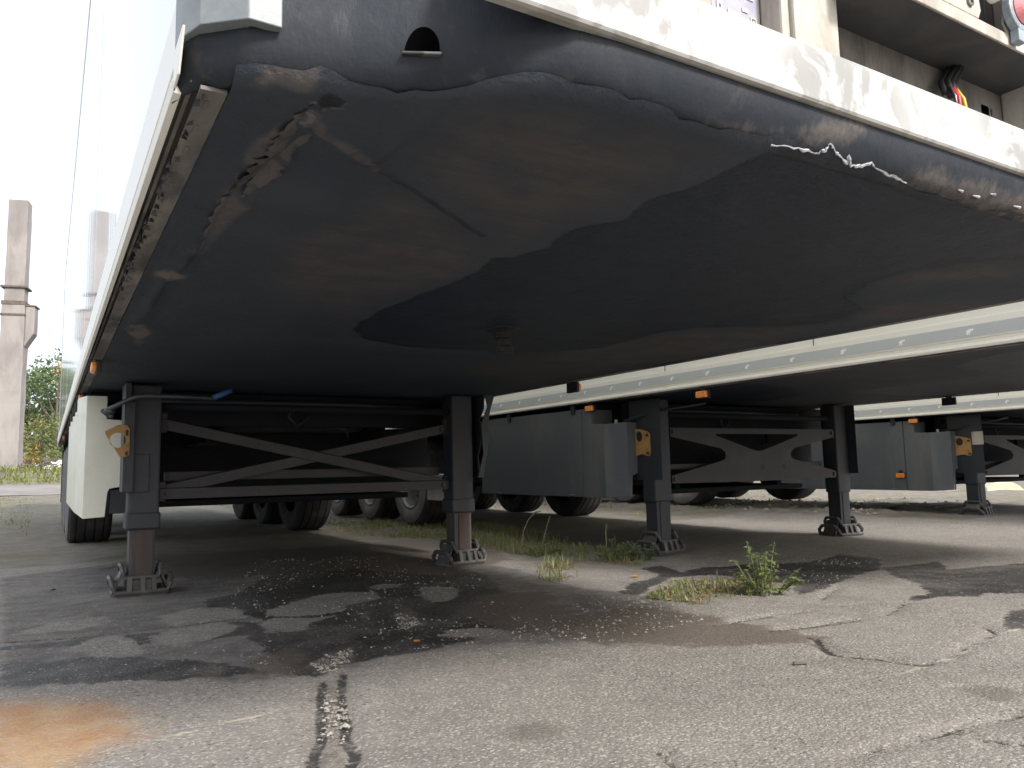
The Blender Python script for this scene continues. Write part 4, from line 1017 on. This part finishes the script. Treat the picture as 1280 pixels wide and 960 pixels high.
# --- second and third trailer: grey boxes, tags, lamps
def grey_trailer(T, variant):
    ys = 3.968          # front of the straight part in trailer space
    zt = 1.100; zb = .42 if variant == 2 else .375
    b = MB()
    yd = 4.25
    b.prism([(yd+.008,zb),(5.90,zb+.0),(5.82,zt+.015),(yd+.008,zt)], 0, -1.262, -1.235)
    b.box(-1.234, -1.0, yd+.01, 5.9, .6, 1.09)
    door = b.build('box_door', MT['boxgrey'], T, bevel=.006)
    c = MB()
    # bevelled front end with a step at its top
    c.prism([(yd,zb-.002),(yd,zt),(yd-.115,zt),(yd-.118,.975),(ys,.968),(ys,zb-.002)], 0, -1.263, -1.240)
    c.add([(-1.263,ys-.001,zb-.002),(-1.263,ys-.001,.968),(-1.185,ys-.17,.975),(-1.185,ys-.17,zb+.01),(-1.24,ys+.01,zb-.002),(-1.24,ys+.01,.968),(-1.165,ys-.15,.975),(-1.165,ys-.15,zb+.01)],[(0,1,2,3),(4,7,6,5),(0,3,7,4),(1,5,6,2),(2,6,7,3)])
    c.add([(-1.185,ys-.1705,zb+.01),(-1.185,ys-.1705,.975),(-1.10,ys-.172,.97),(-1.10,ys-.172,.60),(-1.15,ys-.172,.58),(-1.16,ys-.172,zb+.01)],[(0,1,2,3,4,5)])
    c.add([(-1.24,yd-.12,.966),(-1.24,ys,.966),(-1.17,ys-.15,.966),(-1.0,ys-.15,.966),(-1.0,yd-.12,.966)],[(0,1,2,3,4)])
    c.box(-1.239, -1.05, yd-.115, yd-.1, .97, 1.09)
    c.build('box_end', MT['boxgrey'], T, bevel=.005)
    for yy in (4.40, 5.55):
        h_ = MB().box(-1.2655, -1.2622, yy-.018, yy+.018, zb+.02, zb+.13); h_.tube([(-1.268, yy-.03, zb+.012), (-1.268, yy+.03, zb+.012)], .008, 8)
        h_.build('hinge', MT['boxgrey'], door, bevel=.001)
    MB().box(-1.2635, -1.2622, yd+.03, 5.80, 1.045, 1.050).box(-1.2635, -1.2622, yd+.03, 5.82, zb+.028, zb+.033).build('rib', MT['boxgrey'], door)
    for yy in (4.36, 5.35): MB().box(-1.275, -1.25, yy-.025, yy+.025, 1.065, 1.135).build('latch', MT['black'], door, bevel=.004)
    for yy in (4.12, 2.93): marker(T, -1.285, yy, 1.095)
    MB().box(-1.19,-1.17,ys-.05,ys-.03,.97,1.0).build('filler_cap', MT['post'], T, bevel=.004)
    legy = 3.682; xq = -1.1015
    # ochre plate with bolts on the outer face of the mounting plate
    pl = ring_plate(T, [(3.865,.905),(3.80,.925),(3.73,.915),(3.645,.892),(3.64,.722),(3.67,.718),(3.71,.735),(3.75,.735),(3.79,.722),(3.835,.726),(3.838,.82)], (3.757,.865,.038), lambda u, v, w_: (xq-w_, u, v), .009, MT['ochre'], 'ochre_plate')
    bt = bolts(MB(), [(xq-.009,3.662,.872),(xq-.009,3.66,.742),(xq-.009,3.82,.745)], 0, .012, .012)
    build_each(bt, 'bolt', MT['rust'], pl)
    # latch lever and cable above the plate
    MB().tube([(xq-.03,3.90,.985),(xq-.035,3.82,.995),(xq-.02,3.74,1.01),(xq+.02,3.62,1.04),(xq+.2,3.50,1.07),(xq+.4,3.48,1.10)], .010, 8).tube([(xq-.03,3.90,.99),(xq-.03,3.87,.95),(xq-.03,3.83,.96),(xq-.03,3.85,1.0)], .010, 8).tube([(xq-.03,3.885,.95),(xq-.02,3.89,.895)], .007, 6).build('crank_handle', MT['chassis'], T, smooth=True)
    if variant == 3:
        marker(T, -1.28, yd+.06, .53, .09, .05)
        MB().box(xq-.008,xq-.004,3.52,3.63,.83,.96).build('pale_tag', MT['post'], T)
grey_trailer(T2, 2); grey_trailer(T3, 3)

# ------------------------------------------------------------------ plants, litter
def leaf_mat(name, c1, c2, sub=.0):
    m, nt, bs = new_mat(name)
    n1 = noise(nt, coords(nt, (1,1,1), True), 3.1, 4, .7); n2 = noise(nt, coords(nt, (1,1,1), True), 27, 2)
    c = mixc(nt, maprange(nt, n1, .35, .68), c1, c2); c = mixc(nt, maprange(nt, n2, .4, .8, 0, .4), c, tuple(x*1.7 for x in c2))
    nt.links.new(c, bs.inputs['Base Color']); bs.inputs['Roughness'].default_value = .6
    tr = N(nt, 'ShaderNodeBsdfTranslucent'); nt.links.new(c, tr.inputs[0])
    mx = N(nt, 'ShaderNodeMixShader'); mx.inputs[0].default_value = .35
    nt.links.new(bs.outputs[0], mx.inputs[1]); nt.links.new(tr.outputs[0], mx.inputs[2])
    nt.links.new(mx.outputs[0], nt.nodes['Material Output'].inputs['Surface'])
    return m
MT['weed'] = leaf_mat('weed_leaves', (.15,.20,.065), (.23,.28,.10))
MT['weed2'] = leaf_mat('bluish_weed_leaves', (.10,.17,.11), (.15,.23,.145))
MT['grass'] = leaf_mat('grass_blades', (.13,.19,.055), (.25,.25,.10))
MT['drygrass'] = leaf_mat('dry_grass_blades', (.30,.26,.14), (.22,.17,.10))
MT['stem'] = simple('green_stem', (.12,.13,.06), .7, (.18,.15,.08), 20)
MT['dryleaf'] = leaf_mat('dry_leaves', (.32,.20,.10), (.22,.13,.07))
MT['orangeleaf'] = leaf_mat('orange_leaves', (.60,.27,.05), (.45,.20,.05))
MT['bark'] = simple('bark', (.13,.11,.09), .9, (.07,.06,.05), 8, bmp=.5)

def tz(x, y): return float(terrain(np.array([x]), np.array([y]))[0])
def leaf(m, p, dirv, l, wd, droop=.3):
    dirv = Vector(dirv).normalized(); sd_ = dirv.cross(Vector((0,0,1)));
    if sd_.length < .1: sd_ = Vector((1,0,0))
    sd_ = (sd_.normalized()+Vector((random.uniform(-.3,.3) for _ in range(3)))).normalized()
    a = p; b = p+dirv*l*.5+sd_*wd/2; c = p+dirv*l+Vector((0,0,-droop*l)); e = p+dirv*l*.5-sd_*wd/2; mid = p+dirv*l*.5+Vector((0,0,-.06*l))
    m.add([a, b, c, e, mid], [(0,1,4),(1,2,4),(2,3,4),(3,0,4)])
def weed(name, label, x, y, h, spread, nst, mat, cat='weed', lsize=.03, group='weeds by the trailer legs'):
    r = thing(name, label, cat, (x, y, tz(x, y)), group)
    st = MB(); lf = MB()
    for k in range(nst):
        q = random.uniform(0, 2*math.pi); rr = spread*math.sqrt(random.random()); hh = h*random.uniform(.35, 1)*(1-.4*rr/spread)
        b0 = Vector((rr*.4*math.cos(q), rr*.4*math.sin(q), 0)); top = Vector((rr*math.cos(q), rr*math.sin(q), hh))
        pts = [b0.lerp(top, t)+Vector((0,0,.12*hh*math.sin(t*math.pi))) for t in (0,.33,.66,1)]
        st.tube(pts, [.004,.0035,.003,.0015], 5)
        nl = int(14+hh*95)
        for i in range(nl):
            t = random.uniform(.1, 1.0); i0 = min(int(t*3), 2); p = pts[i0].lerp(pts[i0+1], t*3-i0)
            a = random.uniform(0, 2*math.pi); l = lsize*random.uniform(.6, 1.4)*(1.15-.5*t)
            leaf(lf, p, (math.cos(a), math.sin(a), random.uniform(-.1, .7)), l, l*.5)
    st.build('stem', MT['stem'], r); lf.build('foliage', mat, r)
    return r
g_ = on((955,742), 2, 0); weed('weed_plant', 'bright green leafy weed growing at the crack by the pale asphalt slab', g_.x, g_.y, .30, .19, 20, MT['weed'], lsize=.036)
g_ = on((806,698), 2, 0); weed('weed_plant', 'bluish green weed right beside the middle trailer\'s near front foot', g_.x, g_.y, .23, .14, 14, MT['weed2'], lsize=.036)
g_ = on((770,697), 2, 0); weed('weed_plant', 'low dark weed just left of the bluish weed', g_.x, g_.y, .17, .2, 16, MT['weed'], lsize=.036)
g_ = on((676,692), 2, 0); weed('weed_plant', 'bushy low weed in the grass strip between the two trailers', g_.x, g_.y, .13, .26, 18, MT['weed'], lsize=.03)
def stalk(label, px, pts_px, y_off=0):
    b = on(px, 2, 0); r = thing('dry_stalk', label, 'dry stalk', (b.x, b.y, tz(b.x, b.y)), 'dry stalks in the grass strip')
    d0 = (b-Vector(CAM)).dot(CF)
    pts = []
    for p in pts_px:
        q = ray(p); v = Vector(CAM)+q*d0; pts.append(v-Vector((b.x, b.y, tz(b.x, b.y))))
    pts[0] = Vector((0,0,-.01))
    MB().tube(pts, [.006,.005,.004,.004,.005][:len(pts)], 5).build('stem', MT['drystem'], r)
    lf = MB()
    for k in range(14):
        t = random.uniform(.5, 1); i0 = min(int(t*(len(pts)-1)), len(pts)-2); p = pts[i0].lerp(pts[i0+1], t*(len(pts)-1)-i0)
        leaf(lf, p, (random.uniform(-1,1), random.uniform(-1,1), random.uniform(-.2,.8)), .022, .012)
    lf.build('seed_head', MT['drystem'], r)
MT['drystem'] = simple('dry_stalk', (.24,.22,.15), .8, (.16,.15,.10), 30)
stalk('dry bent stalk leaning right above the grass strip', (652,682), [(652,682),(654,665),(660,650),(668,641),(676,639)])
stalk('straight dry stalk with a small head, right of the bent one', (677,682), [(677,682),(681,668),(684,656),(688,645)])
stalk('thin dry stalk by the low dark weed, below the grey box corner', (756,695), [(756,695),(758,678),(757,665),(758,655)])

# grass and ground cover
def in_poly(p, poly):
    ins = False
    for i in range(len(poly)):
        a = poly[i]; b = poly[(i+1) % len(poly)]
        if (a[1] > p[1]) != (b[1] > p[1]) and p[0] < (b[0]-a[0])*(p[1]-a[1])/(b[1]-a[1])+a[0]: ins = not ins
    return ins
def scatter(poly, n):
    xs = [p[0] for p in poly]; ys = [p[1] for p in poly]; out = []
    while len(out) < n:
        p = (random.uniform(min(xs), max(xs)), random.uniform(min(ys), max(ys)))
        if in_poly(p, poly) and vnoise(np.array([p[0]]), np.array([p[1]]), 3.2, 9)[0] > random.uniform(.25, .8): out.append(p)
    return out
def blades(spots, h, wd, flat=.5):
    V = []; F = []
    xy = np.array(spots); zz = terrain(xy[:, 0], xy[:, 1])
    for (x, y), z in zip(spots, zz):
        q = random.uniform(0, 2*math.pi); hh = h*(.25+1.15*random.random()**2.2); ln = hh*random.uniform(.1, flat*2)
        dx, dy = math.cos(q), math.sin(q); n = len(V)
        V += [(x-dy*wd/2, y+dx*wd/2, z-.004), (x+dy*wd/2, y-dx*wd/2, z-.004), (x+dx*ln*.4+dy*wd*.4, y+dy*ln*.4-dx*wd*.4, z+hh*.65), (x+dx*ln*.4-dy*wd*.4, y+dy*ln*.4+dx*wd*.4, z+hh*.65), (x+dx*ln, y+dy*ln, z+hh)]
        F += [(n, n+1, n+2, n+3), (n+3, n+2, n+4)]
    m = MB(); m.v = V; m.f = F; return m
def stuff(m, name, mat, label, cat):
    me = bpy.data.meshes.new(name); me.from_pydata(m.v, [], m.f); me.materials.append(mat)
    o = bpy.data.objects.new(name, me); COL.objects.link(o); o['kind'] = 'stuff'; o['label'] = label; o['category'] = cat; return o
strip = gp([(405,664),(440,656),(520,650),(600,654),(700,670),(765,690),(810,694),(800,706),(745,702),(690,700),(620,688),(540,676),(460,668)])
patch = gp([(805,750),(840,726),(930,724),(985,735),(930,750),(870,758)])
small = gp([(668,716),(690,700),(715,705),(722,722),(700,730),(676,728)])
front_verge = [(-9,8.5),(-1.6,8.5),(-1.6,21),(-9,21)]
lane = [(1.5,6),(2.1,6),(2.2,30),(1.5,30)]
bank = [(-22,26.3),(0,26.3),(0,34),(-22,34)]
right = [(4.75,7),(6.0,6),(16,12),(16,30),(4.75,30)]
dry_ = scatter(strip, 1300)+scatter(small, 120)+scatter(patch, 250)
stuff(blades(dry_, .05, .006, 1.1), 'dry_grass', MT['drygrass'], 'dry yellow blades among the grass strip and weed patches', 'dry grass')
sp_ = scatter(strip, 3300)+scatter(small, 120)
stuff(blades(sp_, .062, .007), 'grass', MT['grass'], 'short grass strip growing between the first and second trailer', 'grass')
stuff(blades(scatter(patch, 1500), .018, .008, 1.2), 'ground_cover', MT['grass'], 'thin low ground cover around the bright green weed', 'ground cover')
stuff(blades(scatter(front_verge, 7000)+scatter(lane, 3000), .028, .014, 1.6), 'verge_grass', MT['grass'], 'sparse grass beyond the first trailer on the left', 'grass')
stuff(blades(scatter(bank, 9000), .22, .05, .7), 'bank_grass', leaf_mat('bank_grass', (.13,.17,.045), (.23,.23,.08)), 'grassy bank beyond the pale road around the pillar', 'grass')
stuff(blades(scatter(right, 4000), .06, .02, .8), 'far_grass', MT['grass'], 'sparse grass seen far under the trailers', 'grass')
# fallen leaves
def litter(spots, size):
    m = MB()
    for (x, y) in spots:
        z = tz(x, y)+.004; q = random.uniform(0, 6.28); s = size*random.uniform(.6, 1.3)
        dx, dy = math.cos(q)*s, math.sin(q)*s; c = random.uniform(.1, .5)*s
        m.add([(x-dx, y-dy, z), (x-dy*.5, y+dx*.5, z+c), (x+dx, y+dy, z+random.uniform(0, c)), (x+dy*.5, y-dx*.5, z+c*.3)], [(0,1,2,3)])
    return m
stuff(litter(scatter(strip, 230)+scatter(patch, 60)+scatter(small, 20), .022), 'dry_leaf_litter', MT['dryleaf'], 'dry brown leaves lying in the grass strip and weed patches', 'fallen leaves')
for (p, lab) in (((794,722),'orange fallen leaf below the bluish weed'), ((780,699),'orange fallen leaf at the foot of the bluish weed'), ((703,725),'orange fallen leaf in the small grass tuft'), ((900,740),'brown curled leaf left of the bright green weed'), ((727,699),'orange fallen leaf at the right end of the grass strip')):
    b = on(p, 2, 0); m = MB(); s = .03
    m.add([(-s,0,.004),(-.3*s,.55*s,.012),(s,.15*s,.01),(.1*s,-.5*s,.016),(.1*s,.05*s,.005)], [(0,1,4),(1,2,4),(2,3,4),(3,0,4)])
    o = m.build('fallen_leaf', MT['orangeleaf'], None); o.location = (b.x, b.y, tz(b.x, b.y)); o.rotation_euler = (0, 0, random.uniform(0, 6)); tag(o, lab, 'fallen leaf', 'single fallen leaves')
# loose stones
def stones(spots, s0, s1):
    m = MB()
    base = [(1,0,0),(-1,0,0),(0,1,0),(0,-1,0),(0,0,1),(0,0,-.4)]; fc = [(0,2,4),(2,1,4),(1,3,4),(3,0,4),(2,0,5),(1,2,5),(3,1,5),(0,3,5)]
    xy = np.array(spots); zz = terrain(xy[:, 0], xy[:, 1])
    for (x, y), z in zip(spots, zz):
        s = s0*(s1/s0)**(random.random()**2.2)
        q = random.uniform(0, 6.28); c, n_ = math.cos(q), math.sin(q); sx, sy, sz = s*random.uniform(.6,1.2), s*random.uniform(.5,1), s*random.uniform(.4,.8)
        m.add([(x+c*a*sx-n_*b*sy+random.uniform(-.2,.2)*s, y+n_*a*sx+c*b*sy+random.uniform(-.2,.2)*s, z+d_*sz) for a, b, d_ in base], fc)
    return m
MT['stone'] = simple('pale_stones', (.34,.315,.28), .85, (.17,.155,.135), 11, .4, .65, fine=.2)
near = [(-2.6,-.3),(.2,-.6),(4.5,-.2),(4.5,4.5),(-2.6,6)]
sp_ = []
for gpoly, n in (([(320,700),(560,690),(640,760),(620,800),(480,830),(400,850),(300,830),(280,760)],1300),([(400,860),(427,845),(430,875),(437,910),(432,955),(393,955),(393,955),(402,907)],150),([(387,830),(420,815),(442,807),(437,827),(427,840),(402,842)],260),([(495,755),(520,765),(525,782),(505,790),(492,775)],200),([(640,760),(800,745),(900,770),(760,803),(640,803)],700),([(940,700),(1100,696),(1060,722),(980,742)],400)):
    sp_ += scatter(gp(gpoly), n)
stuff(stones(sp_, .0025, .011), 'pebbles', MT['stone'], 'loose pale pebbles in the cracks and damp patches', 'pebbles')
stuff(stones(scatter(near, 1500), .002, .007), 'grit', MT['stone'], 'scattered grit on the old asphalt', 'grit')
stuff(stones(scatter([(5.9,3.6),(6.6,4.0),(9,4.6),(10,8),(6.5,9)], 1500), .008, .05), 'rubble_bank', simple('bank_rubble', (.33,.29,.25), .9, (.17,.15,.13), 7), 'rough strip of dirt and rubble beside the farthest right trailer', 'rubble')
# small single things
b = on((1000,830), 2, 0); o = MB().tube([(-.02,0,.006),(0,.001,.007),(.022,.0,.006)], [.005,.006,.005], 7).build('stick', MT['bark'], None); o.location = (b.x, b.y, tz(b.x,b.y)); o.rotation_euler.z = -.45; tag(o, 'short dark stick lying on the pale asphalt at right', 'stick')
b = on((521,805), 2, 0); o = MB().tube([(-.011,0,.005),(.011,0,.005)], .004, 8).build('cigarette_butt', MT['orangeleaf'], None); o.location = (b.x, b.y, tz(b.x,b.y)); o.rotation_euler.z = -.5; tag(o, 'small orange cigarette butt on the damp dark asphalt', 'cigarette butt')
b = on((66,739), 2, 0); o = stones([(0,0)], .018, .0181).build('stone', MT['black'], None); o.location = (b.x, b.y, .0); tag(o, 'small dark stone left of the near landing foot', 'stone')
b = on((545,852), 2, 0); o = stones([(0,0)], .009, .0091).build('stone', MT['stone'], None); o.location = (b.x, b.y, .0); tag(o, 'small white stone on the pale foreground asphalt', 'stone')

# ------------------------------------------------------------------ background: pillar, trees, rubble, block
pz = tz(-2.7, 34.4)-.1
pil = thing('concrete_pillar', 'tall weathered concrete pillar with a side corbel standing on the grassy bank', 'pillar', (-2.72, 34.4, pz)); pil.rotation_euler.z = rad(-12)
def wobble(o, amt, seed=0):
    for v in o.data.vertices:
        n_ = mnoise.noise_vector(v.co*1.7+Vector((seed,0,0))); v.co += n_*amt
def column(x0, x1, y0, y1, z0, z1, nz=14):
    m = MB(); ring = [(x0,y0),(x1,y0),(x1,y1),(x0,y1)]
    for k in range(nz+1):
        z = z0+(z1-z0)*k/nz
        for (x, y) in ring: m.v.append((x, y, z))
    for k in range(nz):
        for i in range(4): m.f.append((k*4+i, k*4+(i+1) % 4, (k+1)*4+(i+1) % 4, (k+1)*4+i))
    m.f.append((3,2,1,0)); e = nz*4; m.f.append((e, e+1, e+2, e+3)); return m
o = column(-.40,.40,-.36,.36,-.2,6.55).build('lower_shaft', MT['conc'], pil, bevel=.03); wobble(o, .025)
o = column(-.34,.34,-.31,.31,6.7,10.75, 10).build('upper_shaft', MT['conc'], pil, bevel=.025); wobble(o, .02, 4)
MB().box(-.46,.44,-.40,.40,7.22,7.30).box(-.41,.41,-.37,.37,6.55,6.70).box(-.43,.43,-.39,.39,6.12,6.20).build('iron_band', MT['bark'], pil, bevel=.01)
o = MB().prism([(.405,4.9),(.72,5.45),(.72,6.50),(.405,6.50)], 1, -.30, .30).build('corbel', MT['conc'], pil, bevel=.03)
MB().box(.40,.76,-.33,.33,6.502,6.56).build('cap_plate', MT['bark'], pil, bevel=.01)

def tree(label, x, y, h, cr, mats, trunk_r=.18, n=3800, leafs=.30, crown_lo=.15, squash=1.):
    z = tz(x, y); r = thing('tree', label, 'tree', (x, y, z), 'trees beyond the road')
    tk = MB(); top = Vector((random.uniform(-.4,.4), random.uniform(-.4,.4), h*.8))
    tk.tube([Vector((0,0,-.2)), top*.35+Vector((.1,0,0)), top*.7, top], [trunk_r, trunk_r*.75, trunk_r*.45, trunk_r*.15], 8)
    clumps = []
    for k in range(30):
        q = random.uniform(0, 6.28); t = random.uniform(crown_lo, 1.0); prof = math.sin(math.pi*min(max((t-crown_lo)/(1-crown_lo)*.86+.10, 0), 1))**.7
        rr = cr*prof*math.sqrt(random.uniform(.25, 1)); c = Vector((rr*math.cos(q), rr*math.sin(q)*squash, h*t*.93)); clumps.append((c, cr*random.uniform(.22,.42)))
        if k < 12:
            s = top*(max(.15, t-.3)); tk.tube([s, s.lerp(c, .6)+Vector((0,0,.2)), c], [trunk_r*.35, trunk_r*.2, trunk_r*.06], 5)
    tk.build('trunk', MT['bark'], r, smooth=True)
    per = {}
    for i in range(n):
        c, s = random.choice(clumps); d_ = Vector((random.gauss(0,1), random.gauss(0,1), random.gauss(0,.8)));  d_ = d_.normalized()*s*random.uniform(.45,1.15)
        p = c+d_; nrm = Vector((random.gauss(0,1), random.gauss(0,1), random.gauss(.5,1))).normalized(); a = nrm.orthogonal().normalized(); b_ = nrm.cross(a); q = random.uniform(0,6.28)
        a, b_ = a*math.cos(q)+b_*math.sin(q), b_*math.cos(q)-a*math.sin(q); l = leafs*random.uniform(.5,1.2)
        mi = 0 if random.random() < mats[1] or len(mats) < 3 else 1
        # autumn colour sits in whole clumps
        if len(mats) >= 3: mi = 1 if (clumps.index((c, s)) in (mats[3], mats[3]+9, mats[3]+17)) and random.random() < .8 else 0
        m = per.setdefault(mi, MB()); m.add([p+a*l*.5, p+b_*l*.3, p-a*l*.5, p-b_*l*.3], [(0,1,2,3)])
    for mi, m in per.items(): m.build('crown', mats[0] if mi == 0 else mats[2], r)
    return r
G1 = leaf_mat('tree_leaves_green', (.08,.13,.055), (.13,.18,.075)); G2 = leaf_mat('tree_leaves_olive', (.12,.155,.06), (.19,.21,.085)); GO = leaf_mat('tree_leaves_orange', (.50,.27,.04), (.62,.38,.06))
def at(px, depth): v = Vector(CAM)+ray((px, 590))*depth; return v.x, v.y
x, y = at(66, 50); tree('dense green tree directly left of the first trailer\'s white side, with orange clumps', x, y, 7.6, 3.0, [G1, .9, GO, 8], n=5200)
x, y = at(34, 56); tree('green tree half hidden behind the concrete pillar', x, y, 7.4, 3.0, [G1, .9, G2, 1], n=4500)
x, y = at(-14, 50); tree('yellowish tree at the left edge of the view beside the pillar', x, y, 6.8, 2.8, [G2, .9, GO, 5], n=4500)
x, y = at(88, 60); tree('green tree showing just behind the trailer\'s rear edge', x, y, 7.6, 3.2, [G1, .9, G2, 4], n=4000)
x, y = at(-90, 52); tree('olive tree farther left, outside the pillar', x, y, 7.8, 3.2, [G2, .9, G1, 2], n=3500)
x, y = at(52, 43); tree('low bush under the dense green tree near the rubble', x, y, 2.8, 2.0, [G2, .9, GO, 2], n=2600, crown_lo=.02, trunk_r=.06, leafs=.2)
# rubble pile
x, y = at(60, 37); z = tz(x, y)
rp = thing('rubble_pile', 'heap of broken branches and pale scrap on the bank right of the pillar', 'rubble', (x, y, z))
m = stones([(random.gauss(0,1.0), random.gauss(0,.4)) for _ in range(120)], .06, .3); m.v = [(a, b_, c-.02) for a, b_, c in m.v]
m.build('rubble', simple('broken_concrete', (.42,.38,.35), .9, (.28,.2,.17), 3), rp, kind='stuff')
m = MB()
for k in range(40):
    c = Vector((random.gauss(0,1.1), random.gauss(0,.4), random.uniform(.05,.5))); d_ = Vector((random.uniform(-1,1), random.uniform(-.5,.5), random.uniform(-.3,.5))).normalized()*random.uniform(.3,.9)
    m.tube([c-d_, c+Vector((0,0,.08)), c+d_], [.03,.025,.01], 5)
m.build('branches', MT['bark'], rp, kind='stuff')
m = MB()
for k in range(9):
    c = Vector((random.uniform(.2,1.0), random.uniform(-.5,.1), random.uniform(.15,.45))); a = Vector((random.uniform(.2,.5), random.uniform(-.2,.2), random.uniform(-.15,.2))); b_ = Vector((random.uniform(-.1,.1), .2, random.uniform(.05,.25)))
    m.add([c-a-b_, c+a-b_, c+a+b_, c-a+b_, c-a-b_+Vector((0,.03,.02)), c+a-b_+Vector((0,.03,.02)), c+a+b_+Vector((0,.03,.02)), c-a+b_+Vector((0,.03,.02))], [(0,1,2,3),(7,6,5,4),(0,4,5,1),(1,5,6,2),(2,6,7,3),(3,7,4,0)])
m.build('white_scrap', MT['cream'], rp)
# pale block far under the third trailer
v = Vector(CAM)+ray((1248,612))*15; z = tz(v.x, v.y)
o = MB().prism([(-.36,0),(.40,0),(.30,.10),(.16,.17),(-.16,.18),(-.34,.08)], 1, -.2, .2).build('concrete_block', simple('pale_yellow_block', (.62,.60,.42), .85, (.5,.48,.33), 6, bmp=.3), None, bevel=.02)
o.location = (v.x, v.y, z); o.rotation_euler.z = rad(-30); tag(o, 'pale yellow broken block lying beyond the farthest right trailer', 'block')
